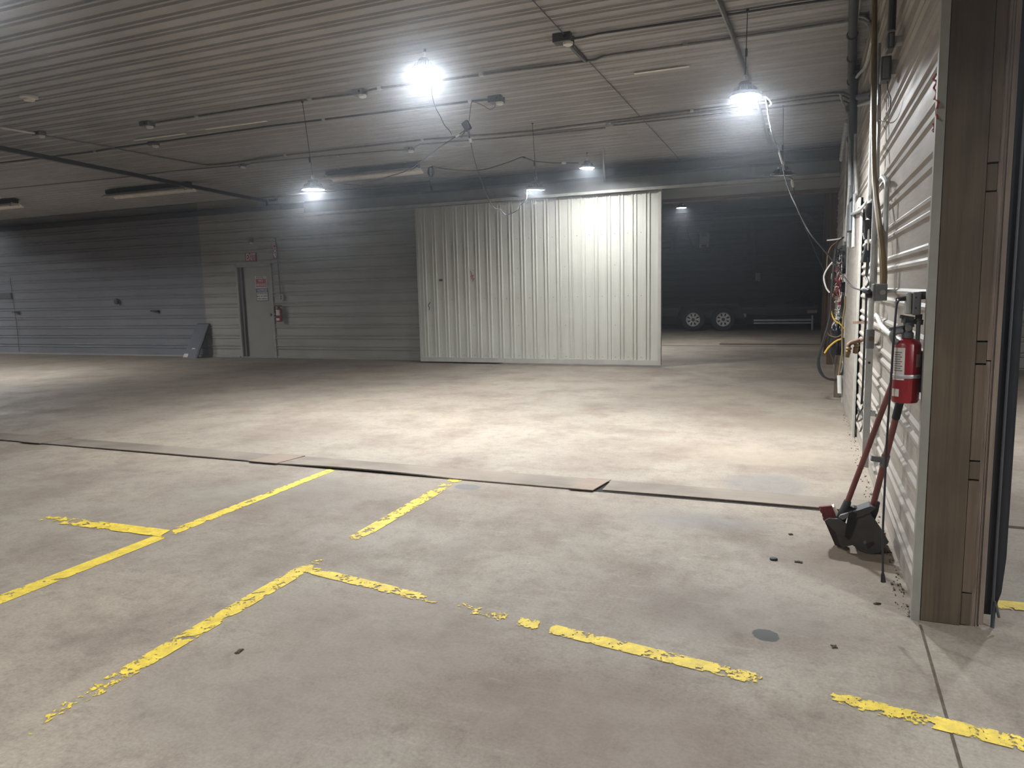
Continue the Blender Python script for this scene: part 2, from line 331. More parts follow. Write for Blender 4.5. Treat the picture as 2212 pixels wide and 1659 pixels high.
# ------------------------------------------------------------------ big sliding door and its track
SX0, SX1, SZ = S(900, 452, 'y', YS).x - .04, -2.262, 2.955
sd = thing('sliding_door', 'large white corrugated sliding door hanging half across the wide opening', 'sliding door', ((SX0 + SX1) / 2, YS, 0))
b = MB(); b.ribs((SX0 + .03, YS + .03, .09), (0, 0, 1), SZ - .1, (1, 0, 0), SX1 - SX0 - .06, (0, -1, 0), .2257, -6.783, .062, .020, .032, .014)
b.build('corrugated_panel', MAT['slider'], sd)
b = MB(); b.box((SX0 + .02, YS + .032, .08), (SX1 - .02, YS + .06, SZ)); b.build('back_panel', MAT['trim_grey'], sd)
b = MB(); b.box((SX0, YS - .005, .03), (SX0 + .045, YS + .07, SZ)); b.build('edge_trim', MAT['trim_white'], sd)
b = MB(); b.box((SX1 - .05, YS - .005, .03), (SX1, YS + .07, SZ)); b.build('edge_trim', MAT['trim_white'], sd)
b = MB(); b.box((SX0 + .045, YS - .002, .03), (SX1 - .05, YS + .07, .115)); b.build('bottom_rail', MAT['trim_white'], sd)
b = MB()
for k in range(19):
    for z in ((.16, 1.22, 2.28, 2.9) if k % 4 else (.16, .72, 1.22, 1.75, 2.28)):
        b.lathe([(.007, 0), (.007, .004), (.003, .006)], (-6.783 + .113 + k * .2257, YS + .03, z), (0, -1, 0), 6)
o = b.build('screws', MAT['dkbox'], sd); o['kind'] = 'stuff'
p = S(951, 605, 'y', YS); b = MB(); b.box((p.x - .035, YS + .018, p.z - .02), (p.x + .035, YS + .031, p.z + .02)); b.build('label_plate', MAT['ink'], sd)
b = MB(); q = [S(x, y, 'y', YS + .021) for x, y in ((1016, 585), (1020, 592), (1017, 598), (1023, 594), (1019, 603), (1024, 601), (1021, 608))]; b.tube(q, .006, 5, True, True, 3); b.build('paint_scribble', MAT['mark2'], sd)
b = MB(); q = [S(x, y, 'y', YS - .01) for x, y in ((930, 652), (925, 660), (928, 664), (927, 669))]; b.tube(q, .008, 6); b.build('pull_hook', MAT['darkpipe'], sd)
TX0 = S(660, 450, 'y', YS).x; TZ0, TZ1 = 2.955, 3.19
tr = thing('door_track', 'long grey sheet metal track cover running above the white sliding door', 'door track', ((TX0 + XW) / 2, YS, TZ0))
b = MB(); b.box((TX0, YS - .06, TZ0 + .045), (XW - .025, YB - .03, TZ1)); b.build('track_cover', MAT['track'], tr)
b = MB(); b.box((TX0, YS - .10, TZ0), (XW - .025, YS - .055, TZ0 + .045)); b.build('bottom_lip', MAT['lip'], tr)
b = MB(); b.box((TX0, YS - .03, TZ1), (XW - .025, YB - .03, TZ1 + .05)); b.build('top_flashing', MAT['darkpipe'], tr)

# ------------------------------------------------------------------ end of the right wall: lumber, trim, door seal
ZT = ZC - .03
b = MB(); b.box((XW - .024, YP - .022, 0), (XW + .006, YP - .001, ZT)); b.box((XW - .024, YP - .001, 0), (XW - .021, YP + .012, ZT)); struct('trim_1', b, MAT['trim_post'])
wp = thing('wood_post', 'brown lumber post closing the near end of the white corrugated wall', 'wood post', (.56, YP, 0))
b = MB(); b.cbox((XW + .008, YP - .02, 0), (.594, YP + .03, ZT), .003); b.build('wide_board', MAT['post'], wp)
cuts = [0, .135, .585, .66, 1.03, 1.115, 1.66, 1.76, 2.5, ZT]
for k in range(len(cuts) - 1):
    blk = (k % 2 == 0)
    b = MB(); b.cbox((.595, YP - (.012 if blk else .018), cuts[k] + .003), (.630, YP + .03, cuts[k + 1] - .003), .002)
    b.build('filler_block' if blk else 'filler_strip', MAT['post'] if blk else MAT['post2'], wp)
b = MB(); b.box((.631, YP - .006, 0), (.646, YP + .03, 1.04)); b.box((.631, YP - .01, 1.045), (.646, YP + .03, ZT))
o = b.build('plywood_edge', MAT['ply2'], wp)
b = MB(); b.box((.647, YP - .008, 0), (.655, YP + .03, ZT)); b.build('plywood_edge', MAT['ply'], wp)
b = MB(); b.box((.656, YP - .014, .012), (.672, YP + .0, ZT)); b.build('plywood_edge', MAT['ply'], wp)
sl = thing('door_seal', 'long black rubber door seal strip hanging beside the wood post', 'door seal', (.73, YP + .03, 0))
b = MB(); b.box((.676, YP + .02, .045), (.703, YP + .028, ZT)); b.build('seal_flap', MAT['seal'], sl)
b = MB(); b.prism([(.706, YP + .02, .03), (.732, YP + .015, .14), (.740, YP + .012, .28), (.740, YP + .012, ZT), (.706, YP + .012, ZT)], (0, .008, 0)); b.build('seal_flap', MAT['seal'], sl)
b = MB(); b.tube([(.724, YP - .01, .05), (.711, YP - .003, .11), (.705, YP + .008, .20), (.705, YP + .012, ZT)], .005, 8, True, True, 4); b.build('seal_bead', MAT['darkpipe'], sl)
# stains of red marker on the wall beside the trim
b = MB()
for seq in (((2023, 160), (2016, 172), (2024, 176), (2017, 190), (2023, 200), (2018, 214)), ((2021, 214), (2027, 222), (2023, 240), (2025, 256)), ((2016, 268), (2019, 275), (2015, 282), (2018, 284))):
    b.tube([S(x, y, 'x', XW - .022) for x, y in seq], .004, 5)
solo('marker_scribble', b, MAT['mark'], 'red marker scribble high on the white corrugated wall beside the post', 'scribble', S(2020, 220, 'x', XW))

# ------------------------------------------------------------------ painted lines
LZ = [.0012]
def line(name, left, right, wear, label, cat='floor line'):
    """left / right: photo points of the two edges; wear: (t, wear) stations"""
    LZ[0] += .0005; zl = LZ[0]; A = [fl(*p) for p in left]; B = [fl(*p) for p in right]; n = 160; vs = []; fs = []; ws = []
    for k in range(n + 1):
        t = k / n; a = A[0].lerp(A[1], t); c = B[0].lerp(B[1], t)
        w = wear[-1][1]
        pp = A[0].lerp(A[1], t) - EYE; u = (PW / 2 + F * CR.dot(pp) / CF.dot(pp) - left[0][0]) / (left[1][0] - left[0][0])
        for (t0, w0), (t1, w1) in zip(wear, wear[1:]):
            if t0 <= u <= t1: w = w0 + (w1 - w0) * (u - t0) / max(1e-6, t1 - t0); break
        for j, q in enumerate((0, .25, .5, .75, 1)):
            vs.append(a.lerp(c, q) + Vector((0, 0, zl))); ws.append(w + .018 + (.045 if j in (0, 4) else 0))
    for k in range(n):
        for j in range(4): i = k * 5 + j; fs.append((i, i + 1, i + 6, i + 5))
    b = MB(); b.add(vs, fs); org = (A[0] + B[1]) / 2; org.z = 0; o = b.build(name, MAT['paint'], None, org)
    at = o.data.attributes.new('wear', 'FLOAT', 'POINT'); at.data.foreach_set('value', ws)
    return tag(o, label, cat, 'worn yellow floor lines')
line('yellow_line', ((710, 1013), (-60, 1309)), ((723, 1017), (-60, 1330)), [(0, .40), (.44, .41), (.455, .56), (.47, .56), (.485, .36), (1, .41)], 'long yellow painted line running from the drain covers to the left edge of view')
line('yellow_line', ((973, 1034), (20, 1583)), ((1001, 1036), (58, 1597)), [(0, .42), (.03, .50), (.05, .43), (.20, .41), (.235, .48), (.25, .60), (.31, .57), (.345, .42), (.72, .415), (.78, .45), (.84, .50), (.95, .53), (.965, .66), (.98, .5), (1, .6)], 'yellow painted line from the grey splotch by the drain cover to the near left corner')
line('yellow_line', ((672, 1224), (2260, 1605)), ((652, 1236), (2260, 1636)), [(0, .52), (.02, .41), (.13, .43), (.17, .50), (.19, .60), (.21, .50), (.27, .49), (.277, .66), (.282, .66), (.288, .42), (.315, .44), (.32, .75), (.325, .75), (.332, .41), (.59, .42), (.615, .56), (.65, .64), (.70, .58), (.725, .44), (1, .41)], 'broken yellow painted line running from the line junction across the front toward the post')
line('yellow_line', ((368, 1146), (-60, 1092)), ((345, 1160), (-60, 1109)), [(0, .34), (.30, .42), (.55, .48), (.72, .58), (.85, .64), (1, .66)], 'short yellow painted side line fading out toward the left edge')
line('yellow_line', ((2155, 1298), (2320, 1312)), ((2155, 1316), (2320, 1328)), [(0, .36), (1, .36)], 'short piece of yellow line seen in the next bay past the black door seal')

# ------------------------------------------------------------------ drain cover boards across the floor
YD0, YD1 = 4.545, 4.80
xs = [fl(-420, 915).x, fl(140, 962).x, fl(585, 1003).x, fl(1283, 1052).x, XW - .05]
lab = ['brown cover board over the floor drain, the farthest along to the left', 'cover board over the drain ending at the reddish joint, where the left line stops short', 'warped grey cover board over the drain with its near edge lifted, above both yellow lines', 'brown cover board over the drain that runs in under the broom']
for k in range(4):
    x0, x1 = xs[k] + (.0 if k == 0 else .01), xs[k + 1] - (.0 if k < 3 else 0); z = .010; n = 16
    y0 = YD0 + (.0, .0, -.01, .02)[k]; y1 = YD1 + (0, .0, .01, .02)[k]
    if k == 3: x0 += .07
    b = MB(); vs = []; fs = []
    for i in range(n + 1):
        t = i / n; x = x0 + (x1 - x0) * t; lift = .015 * math.sin(PI * min(1, t * 1.6)) if k == 2 else .004 * math.sin(PI * t)
        vs += [(x, y0, .001 + lift), (x, y1, .001), (x, y1, z), (x, y0, z + lift)]
    for i in range(n):
        for j in range(4): a = i * 4 + j; c = i * 4 + (j + 1) % 4; fs.append((a, c, c + 4, a + 4))
    fs += [(0, 1, 2, 3), tuple(n * 4 + j for j in range(4))]
    b.add(vs, fs); solo('drain_cover', b, MAT['cover'], lab[k], 'drain cover', ((x0 + x1) / 2, y0, 0), 'drain covers across the floor')
for (x0, x1, mt, lb) in ((fl(538, 999).x, fl(600, 1004).x, 'cover_red', 'short reddish board lying across the drain cover joint behind the left yellow line'), (fl(1232, 1056).x, fl(1283, 1061).x, 'cover_red', 'short board capping the drain cover joint next to the open gap'), (fl(40, 958).x, fl(85, 961).x, 'cover', 'short board capping the drain cover joint near the left edge')):
    b = MB(); b.prism([(x0, YD0 - .03, .0105), (x1, YD0 - .03, .0105), (x1 + .05, YD1 + .012, .0105), (x0 + .05, YD1 + .012, .0105)], (0, 0, .006)); solo('joint_board', b, MAT[mt], lb, 'board', (x0, YD0, .02))
b = MB(); b.box((xs[0], YD0 - .006, 0), (XW - .04, YD0 + .01, .0022)); b.box((xs[3] + .005, YD0, 0), (xs[3] + .075, YD1, .0024)); struct('drain_slot', b, MAT['cavity'])
b = MB(); b.box((.66, YD0 - .02, 0), (14, YD0 + .25, .012)); struct('drain_cover_next_bay', b, MAT['cover']); 
b = MB(); p = fl(1500, 747); b.box((OX0 - 2, p.y - .03, 0), (XW, p.y + .03, .003)); struct('drain_slot_beyond', b, MAT['dirt'])
b = MB(); p = fl(1600, 745); b.box((fl(1555, 744).x, p.y, .003), (XW + .0, p.y + .35, .03)); solo('loose_plank', b, MAT['cover_red'], 'flat plank lying over the floor slot in front of the trailer', 'plank', (p.x, p.y, 0))

# ------------------------------------------------------------------ high bay lamps
def lamp(loc, R, hook, watt, label, tilt=(0, 0), spread=168):
    """round high bay lamp, local origin at its lens"""
    root = thing('high_bay_lamp', label, 'hanging lamp', loc, 'round LED high bay lamps')
    T = Matrix.Rotation(tilt[0], 3, 'X') @ Matrix.Rotation(tilt[1], 3, 'Y')
    def bld(b, name, mat, par=root):
        b.v = [T @ p + root.location for p in b.v]; return b.build(name, mat, par)
    b = MB(); b.lathe([(R * .2, 0), (R * .90, 0), (R * .90, .004)], (0, 0, 0), (0, 0, 1), 40, False); b.f = b.f[:40] + b.f[40:80]; b.sm = [False] * len(b.f); ln = bld(b, 'lens', MAT['led' if watt > 1 else 'led_off'])
    if watt > 1:
        la = bpy.data.lights.new('led_light', 'AREA'); la.shape = 'DISK'; la.size = R * 1.76; la.energy = watt; la.color = LEDC; la.spread = math.radians(spread)
        lo = bpy.data.objects.new('led_light', la); C.objects.link(lo); lo.parent = root; lo.location = (0, 0, -.003)
    b = MB(); b.lathe([(R * .2, -.001), (R * .2, .006)], (0, 0, 0), (0, 0, 1), 20); bld(b, 'sensor', MAT['led_off'])
    b = MB(); b.lathe([(R * .9, -.002), (R * 1.0, -.004), (R * 1.04, .004), (R * 1.02, .020), (R * .80, .030), (R * .30, .034)], (0, 0, 0), (0, 0, 1), 40); b.f = b.f[:-1]; b.f.pop(); b.sm = b.sm[:len(b.f)]; bld(b, 'housing', MAT['lampbody'])
    b = MB()
    for k in range(20):
        a = 2 * PI * k / 20; u = Vector((math.cos(a), math.sin(a), 0)); v = Vector((-u.y, u.x, 0)) * .0022
        P = [u * R * .34 + Vector((0, 0, .034)), u * R * .82 + Vector((0, 0, .028)), u * R * .70 + Vector((0, 0, .062)), u * R * .34 + Vector((0, 0, .085))]
        b.prism([q - v for q in P], v * 2)
    bld(b, 'heat_sink', MAT['lampbody'])
    b = MB(); b.lathe([(R * .36, .034), (R * .42, .05), (R * .42, .098), (R * .34, .108)], (0, 0, 0), (0, 0, 1), 20); bld(b, 'driver', MAT['lampbody'])
    b = MB(); b.tube([(0, 0, .105), (0, 0, .125)], .011, 8); b.tube([(.017 * math.cos(a), 0, .142 + .019 * math.sin(a)) for a in [k * PI / 6 for k in range(13)]], .004, 6, True, False); bld(b, 'hook', MAT['steel'])
    hz = Vector(hook) - root.location
    b = MB(); b.cyl(T @ Vector((0, 0, .16)), hz, .0035, 6); b.lathe([(.012, -.02), (.012, .0)], hz, (0, 0, 1), 8)
    if hz.length > .4: b.cyl(hz * (.36 / hz.length) - Vector((0, 0, .0)), hz * (.30 / hz.length), .010, 8)
    b.v = [p + root.location for p in b.v]; b.build('hanging_wire', MAT['lampbody'], root)
    return root
H = lambda x, y: S(x, y, 'z', ZC - .01)
LP = {}
def rng(px, py, hook):                         # lamp point: same ground distance as its hook
    d = ray(px, py); t = math.hypot(hook.x, hook.y) / math.hypot(d.x, d.y); return EYE + d * t
for key, lp, hk, R, mt, lb in (
        ('a', (916, 154), (918, 106), .118, 88, 'glaring round lamp close under the ceiling, nearest the middle of the top edge'),
        ('b', (1609, 208), (1615, 20), .124, 75, 'glaring round lamp on a wire near the right wall pipes, long cord trailing down'),
        ('c', (677, 410), (653, 218), .135, 46, 'bright round lamp hanging low at the end of the fluorescent fixture'),
        ('d', (1157, 410), (1150, 265), .125, 34, 'small black finned lamp seen edge on before the sliding door, with a dipping cord'),
        ('e', (1268, 363), (1268, 329), .125, 41, 'bright round lamp up against the ceiling above the middle of the sliding door'),
        ('f', (1690, 379), (1692, 228), .140, 0, 'dark black lamp hanging in front of the track end by the right wall')):
    hook = H(*hk); p = rng(lp[0], lp[1], hook); LP[key] = p
    lamp(p, R, hook, mt, lb, {'d': (.05, .06), 'f': (.10, .03)}.get(key, (0, 0)), {'a': 158, 'b': 158, 'e': 166}.get(key, 171))
p = SD(1472, 449, 17.5); lamp(p, .13, (p.x, p.y, Z2), 26, 'small lit lamp hanging in the dark room beyond the opening')

p = Vector((-4.5, 15.6, 3.35)); lamp(p, .13, (p.x, p.y, Z2), 85, 'added lamp behind the sliding door, brightening the room beyond', spread=150)  # unseen lamp added to brighten the floor and trailer wheels beyond
# unseen hall lamps: some inferred from glare and pools, others added as fill
for x, y, z, e in ((-4.6, 2.95, 3.32, 13), (-13.7, 8.6, 2.7, 55), (-21.5, 9.6, 3.1, 90), (-20, 3, 3.1, 80), (-16.5, 6.5, 3.1, 130), (-2.0, .6, 3.3, 40), (-2.8, -4, 3.2, 40), (2.6, 7.0, 3.1, 85), (3.0, .8, 2.5, 80)):
    lamp((x, y, z), .125, (x, y, ZC), e, 'unseen round LED high bay lamp lighting the hall from out of view')

# ------------------------------------------------------------------ ceiling services
def conduit(pts, r, label, mat='emt', name='conduit', cat='conduit', spline=False, straps=()):
    pts = [Vector(p) for p in pts]; b = MB()
    if mat == 'emt' and sum(abs(p.x - XW) < .2 for p in pts) > len(pts) * .6: mat = 'galv'
    if not straps:
        b.tube(pts, r, 8, True, spline); return solo(name, b, MAT[mat], label, cat, pts[0])
    t = thing(name, label, cat, pts[0]); b.tube(pts, r, 8, True, spline); b.build('pipe', MAT[mat], t)
    for s in straps:
        b = MB(); s = Vector(s); b.box((s.x - .02, s.y - r * 1.8, s.z - r * 1.3), (s.x + .02, s.y + r * 1.8, s.z + r * 1.3)); b.build('strap', MAT['galv'], t)
    return t
ZK = ZC - .035
K = lambda x, y: S(x, y, 'z', ZK)
def jbox(p, sx, sy, sz, label, par=None, mat='boxgrey', name='junction_box'):
    t = thing(name, label, 'junction box', p); x, y, z = p
    b = MB(); b.cbox((x - sx / 2, y - sy / 2, z - sz / 2), (x + sx / 2, y + sy / 2, z + sz / 2), .004); b.build('box', MAT[mat], t)
    b = MB(); b.lathe([(.012, 0), (.014, .006)], (x + sx * .2, y - sy / 2, z), (0, -1, 0), 10); b.build('knockout', MAT['ink'], t)
    b = MB(); b.lathe([(.045, 0), (.04, -.02), (.02, -.03)], (x + sx * .25, y, z - sz / 2), (0, 0, 1), 12); b.build('fitting', MAT['white'], t)
    return t
conduit([K(330, 266), K(450, 247), K(640, 218), K(767, 203)], .011, 'thin conduit along the ceiling running left from the box behind the middle lamp', straps=[K(424, 250), K(668, 213)])
conduit([K(788, 198), K(805, 193), K(822, 190), K(935, 176), K(1040, 161), K(1263, 133), K(1285, 129), K(1305, 121), K(1322, 118), K(1600, 80), K(1838, 44)], .012, 'long steel conduit on the ceiling passing below the middle lamp to the tall wall pipe', straps=[K(820, 190), K(1040, 161), K(1480, 97)])
conduit([K(1226, 92), K(1244, 112), K(1265, 132)], .016, 'short slanting conduit joining the ceiling box to the conduit below it')
conduit([K(1236, 84), K(1262, 80), K(1292, 73), K(1560, 34), K(1700, 12), K(1830, -6)], .010, 'dark cable along the ceiling rib from the ceiling box toward the wall pipe', 'darkpipe', 'ceiling_cable', 'cable')
conduit([K(0, 352), K(206, 327), K(253, 319), K(335, 308), K(585, 272), K(700, 258), K(1016, 219), K(1062, 214)], .012, 'dark conduit across the ceiling ending at the box that feeds the hanging splitter', 'darkpipe', straps=[K(206, 327), K(700, 258), K(1016, 219)])
conduit([K(452, 356), K(480, 355), K(617, 335), K(913, 302), K(1150, 283), K(1313, 262), K(1600, 226), K(1800, 200), K(1822, 200), K(1834, 206)], .013, 'steel conduit across the ceiling, topmost of the row reaching the wall pipe', straps=[K(617, 335), K(913, 302), K(1495, 239)])
conduit([K(1320, 266), K(1600, 232), K(1800, 207), K(1822, 207), K(1834, 213)], .011, 'steel conduit across the ceiling, middle one of the row reaching the wall pipe')
conduit([K(1325, 271), K(1600, 241), K(1812, 217), K(1826, 219), K(1835, 224)], .011, 'steel conduit across the ceiling, lowest of the row reaching the wall pipe')
conduit([K(0, 409), K(275, 382), K(367, 370), K(514, 357)], .008, 'thin dark conduit along the ceiling at far left under the black pipe', 'darkpipe')
conduit([K(532, 357), K(545, 352), K(700, 337), K(820, 327), K(838, 325), K(860, 324), K(875, 323)], .009, 'thin conduit along the ceiling linking two small boxes', straps=[K(730, 336)])
conduit([K(893, 319), K(908, 312), K(1012, 303), K(1150, 292), K(1308, 276)], .010, 'thin conduit along the ceiling running right under the hanging splitter')
conduit([K(-40, 268), K(75, 288)], .014, 'white conduit on the ceiling at the left edge ending at a small box', 'white')
conduit([K(95, 293), K(200, 310), K(330, 336), K(437, 355), K(455, 357), K(480, 354)], .010, 'thin conduit running back from the left ceiling box and bending into a cross run')
PB = [S(-60, 308, 'z', ZC - .09), S(300, 362, 'z', ZC - .09), S(572, 406, 'z', ZC - .09)]; q = S(574, 447, 'y', YB - .08)
PB[2] = Vector((q.x, YB - .08, ZC - .12))
bp = thing('black_pipe', 'square black pipe crossing the ceiling to the back wall and turning down', 'pipe', PB[2])
b = MB(); b.beam(PB[0], PB[2], .06, .06); b.build('pipe_run', MAT['darkpipe'], bp)
b = MB(); b.beam(PB[2] + Vector((0, 0, .03)), Vector((PB[2].x, PB[2].y, q.z)), .06, .06, (0, 1, 0)); b.build('pipe_drop', MAT['darkpipe'], bp)
b = MB(); a = S(-80, 487, 'y', YB - .08); b.beam((-34 + .1, YB - .08, q.z - .03), (TX0, YB - .08, q.z - .03), .07, .10); solo('wall_rail', b, MAT['darkpipe'], 'dark rail running along the top of the back wall toward the door track', 'rail', (q.x, YB - .08, q.z))
b = MB(); b.box((S(575, 428, 'y', YB - .03).x + .06, YB - .035, S(600, 434, 'y', YB).z), (S(600, 430, 'y', YB).x, YB - .02, S(600, 429, 'y', YB).z)); solo('wall_tag', b, MAT['ink'], 'small black tag beside the drop of the black pipe', 'tag', S(590, 431, 'y', YB))
# seam where ceiling sheets lap
b = MB(); a = K(1140, -15); c = K(1420, 300); b.beam((a.x, a.y - 2, ZC - .021), (c.x, c.y + 2.6, ZC - .021), .006, .006); struct('trim_2', b, MAT['darkpipe'])
conduit([K(1550, -6), K(1584, 80), K(1612, 160), K(1640, 236), K(1664, 312)], .022, 'grey pipe running back along the ceiling above the right lamp', 'emt')
jbox(K(1217, 84), .16, .12, .07, 'black ceiling box with a white fitting above the long conduit', mat='dkbox')
jbox(K(1072, 215), .16, .12, .07, 'dark ceiling box that feeds the hanging splitter cord', mat='dkbox')
jbox(K(777, 200), .13, .1, .06, 'small ceiling box left of the middle lamp')
jbox(K(318, 269), .14, .12, .05, 'small pale ceiling box at the left end of the thin conduit')
jbox(K(332, 311), .12, .1, .05, 'small ceiling box on the dark conduit left of the low lamp')
jbox(K(523, 357), .10, .08, .05, 'small ceiling box above the black pipe end')
jbox(K(884, 322), .12, .1, .05, 'small ceiling box above the fluorescent fixture end')
jbox(K(85, 289), .13, .1, .05, 'small ceiling box on the white conduit at far left')
p = S(62, 208, 'z', ZC - .02); sm = thing('smoke_detector', 'round off white smoke detector on the ceiling at the left', 'smoke detector', p)
b = MB(); b.lathe([(.085, .0), (.085, -.018), (.07, -.024)], p, (0, 0, 1), 24); b.build('base', MAT['white'], sm)
b = MB(); b.lathe([(.055, -.024), (.05, -.045), (.02, -.052)], p, (0, 0, 1), 24); b.build('sensor_head', MAT['reflector'], sm)

def fluoro(xa, xb, y, label):
    t = thing('fluorescent_fixture', label, 'light fixture', ((xa + xb) / 2, y, ZC - .16), 'unlit fluorescent strip fixtures')
    z = ZC - .17
    for s, nm in ((-1, 'reflector'), (1, 'reflector')):
        b = MB(); b.prism([(xa, y + s * .045, z + .06), (xa, y + s * .15, z), (xa, y + s * .153, z - .02), (xa, y + s * .156, z - .02), (xa, y + s * .154, z + .003), (xa, y + s * .045, z + .066)], (xb - xa, 0, 0)); b.build(nm, MAT['reflector'], t)
    b = MB(); b.box((xa, y - .05, z + .06), (xb, y + .05, z + .14)); b.build('channel', MAT['dkbox'], t)
    for s in (-1, 1):
        b = MB(); b.cyl((xa + .04, y + s * .055, z + .035), (xb - .04, y + s * .055, z + .035), .016, 10); b.build('tube', MAT['grey_board'], t)
    for x in (xa + .02, xb - .05):
        b = MB(); b.box((x, y - .08, z + .01), (x + .025, y + .08, z + .07)); b.build('lamp_holder', MAT['reflector'], t)
    for x in (xa + .25, xb - .25):
        b = MB(); b.box((x - .02, y - .02, z + .14), (x + .02, y + .02, ZC - .005)); b.build('mounting_strap', MAT['galv'], t)
    return t
F1 = [S(690, 386, 'z', ZC - .18), S(905, 371, 'z', ZC - .18)]; fluoro(F1[0].x, F1[1].x, F1[1].y, 'long unlit fluorescent fixture with black interior behind the low lamp')
F2 = [S(206, 425, 'z', ZC - .18), S(411, 411, 'z', ZC - .18)]; fluoro(F2[0].x, F2[1].x, F2[1].y, 'unlit fluorescent fixture under the black ceiling pipe, on the left side')
F3 = [S(-180, 458, 'z', ZC - .18), S(36, 446, 'z', ZC - .18)]; fluoro(F3[0].x, F3[1].x, F3[1].y, 'unlit fluorescent fixture cut off by the left edge')
# pale strips lying flat under the ceiling ribs
for xa, xb, ya, lb in ((445, 590, 272, 'pale patch on the ceiling left of the low lamp wire'), (290, 405, 296, 'pale patch on the ceiling near the left box'), (1370, 1490, 152, 'pale patch on the ceiling right of the sheet seam')):
    a = S(xa, ya + 8, 'z', ZC - .024); c = S(xb, ya - 6, 'z', ZC - .024); b = MB()
    b.box((a.x, a.y - .022, ZC - .024), (c.x, a.y + .022, ZC - .0205)); solo('pale_patch', b, MAT['reflector'], lb, 'paint patch', (a.x, a.y, ZC - .02))

# hanging splitter and the cords in the air
def cord(pix, d0, d1, r, label, mat='cordblack', name='electric_cable', extra=()):
    n = len(pix) - 1; pts = [SD(x, y, d0 + (d1 - d0) * k / n) for k, (x, y) in enumerate(pix)]
    if not extra:
        b = MB(); b.tube(pts, r, 6); return solo(name, b, MAT[mat], label, 'cord', pts[0])
    t = thing(name, label, 'cord', pts[0]); b = MB(); b.tube(pts, r, 6); b.build('cable', MAT[mat], t)
    for nm, k, rr, L, m2 in extra:
        a = pts[k]; dd = (pts[min(k + 1, n)] - pts[max(k - 1, 0)]).normalized(); b = MB(); b.lathe([(rr * .6, -L / 2), (rr, -L / 4), (rr, L / 4), (rr * .6, L / 2)], a, dd, 10); b.build(nm, MAT[m2], t)
    return t
dD = {k: depth(v) for k, v in LP.items()}
ds = depth(K(1017, 221))
cord([(1071, 222), (1068, 232), (1058, 236), (1045, 229), (1030, 222), (1019, 221), (1016, 238), (1013, 262)], ds - .05, ds - .1, .0045, 'brown cord from the dark ceiling box looping down to the splitter', 'cordtan')
p = SD(1008, 272, ds - .1); spl = thing('plug_splitter', 'black plug splitter block hanging in mid air from a ceiling cord', 'splitter', p)
b = MB(); b.cbox((-.04, -.025, -.055), (.04, .025, .055), .012); Tm = Matrix.Translation(p) @ Matrix.Rotation(-.5, 4, 'Y'); b.v = [Tm @ v for v in b.v]; b.build('body', MAT['black'], spl)
b = MB(); b.cyl(p + Vector((.02, 0, -.05)), p + Vector((.03, 0, -.13)), .012, 8); b.build('plug', MAT['black'], spl)
b = MB(); b.cyl(p + Vector((-.02, 0, -.05)), p + Vector((-.075, 0, -.12)), .01, 8); b.build('plug', MAT['black'], spl)
cord([(1004, 281), (988, 293), (947, 320), (902, 355), (878, 369), (847, 379), (813, 389), (772, 398), (735, 397), (712, 400)], ds - .1, dD['c'], .0055, 'black cord from the hanging splitter sagging left to the low lamp', extra=(('cord_tie', 1, .012, .05, 'white'),))
cord([(1011, 283), (1016, 303), (1024, 341), (1033, 372), (1043, 400), (1053, 427), (1067, 449), (1081, 453), (1092, 464), (1115, 456), (1122, 444), (1136, 432), (1138, 418), (1137, 411)], ds - .1, dD['d'], .006, 'dark cord from the splitter dipping across the sliding door to the black lamp', extra=(('cord_tag', 1, .018, .05, 'white'), ('connector', 12, .011, .08, 'white')))
cord([(928, 168), (931, 176), (937, 181), (932, 190), (935, 213), (942, 235), (951, 251), (960, 270), (970, 281), (976, 291)], dD['a'], 7.6, .004, 'thin wavy cord trailing from the middle lamp', extra=(('connector', 2, .010, .07, 'white'),))
d5 = dD['e'] - .6
cord([(932, 359), (963, 365), (995, 368), (1031, 368), (1055, 364), (1081, 356), (1105, 348), (1122, 341), (1132, 340), (1154, 348), (1174, 350), (1198, 352), (1218, 352), (1250, 352)], d5, d5 + .4, .006, 'black cord swagged under the ceiling to the lamp above the sliding door', extra=(('hook', 8, .012, .05, 'cordblack'), ('connector', 12, .02, .07, 'reflector')))
t = thing('coiled_cable', 'black cord coiled in a hanging loop beside the fluorescent fixture end', 'cord', SD(931, 360, d5)); b = MB()
for k in range(4):
    w = 3 + k * 1.3; b.tube([SD(931 + w * math.sin(a), 371 - 11 * math.cos(a), d5 + .01 * k) for a in [2 * PI * i / 14 for i in range(15)]], .005, 5, True, True, 2)
b.build('coil', MAT['cordblack'], t)
b = MB(); b.tube([SD(x, y, d5) for x, y in ((930, 380), (929, 392), (930, 401))], .005, 5); b.build('tail', MAT['cordblack'], t)
b = MB(); b.cyl(SD(930, 401, d5), SD(933, 413, d5), .014, 8, .02); b.build('plug', MAT['cordblack'], t)
jd = depth(S(1885, 630, 'x', XW - .12))
cord([(1650, 209), (1654, 216), (1658, 236), (1662, 262), (1669, 292), (1686, 340), (1696, 385), (1708, 420), (1720, 446), (1736, 480), (1754, 510), (1788, 550), (1819, 592), (1839, 618), (1858, 626), (1872, 628)], dD['b'] - .05, jd, .0045, 'long cord drooping from the glaring right lamp to the grey wall junction box', 'cordblack', extra=(('pale_sleeve', 3, .006, .30, 'cordwhite'), ('pale_sleeve', 5, .006, .26, 'cordwhite'), ('plug', 15, .016, .10, 'black')))
b = MB(); b.tube([SD(x, y, dD['b']) for x, y in ((1652, 208), (1660, 214), (1666, 224), (1662, 228))], .005, 6); solo('cable_end', b, MAT['cordwhite'], 'short white cord end beside the glaring right lamp', 'cord', SD(1655, 215, dD['b']))
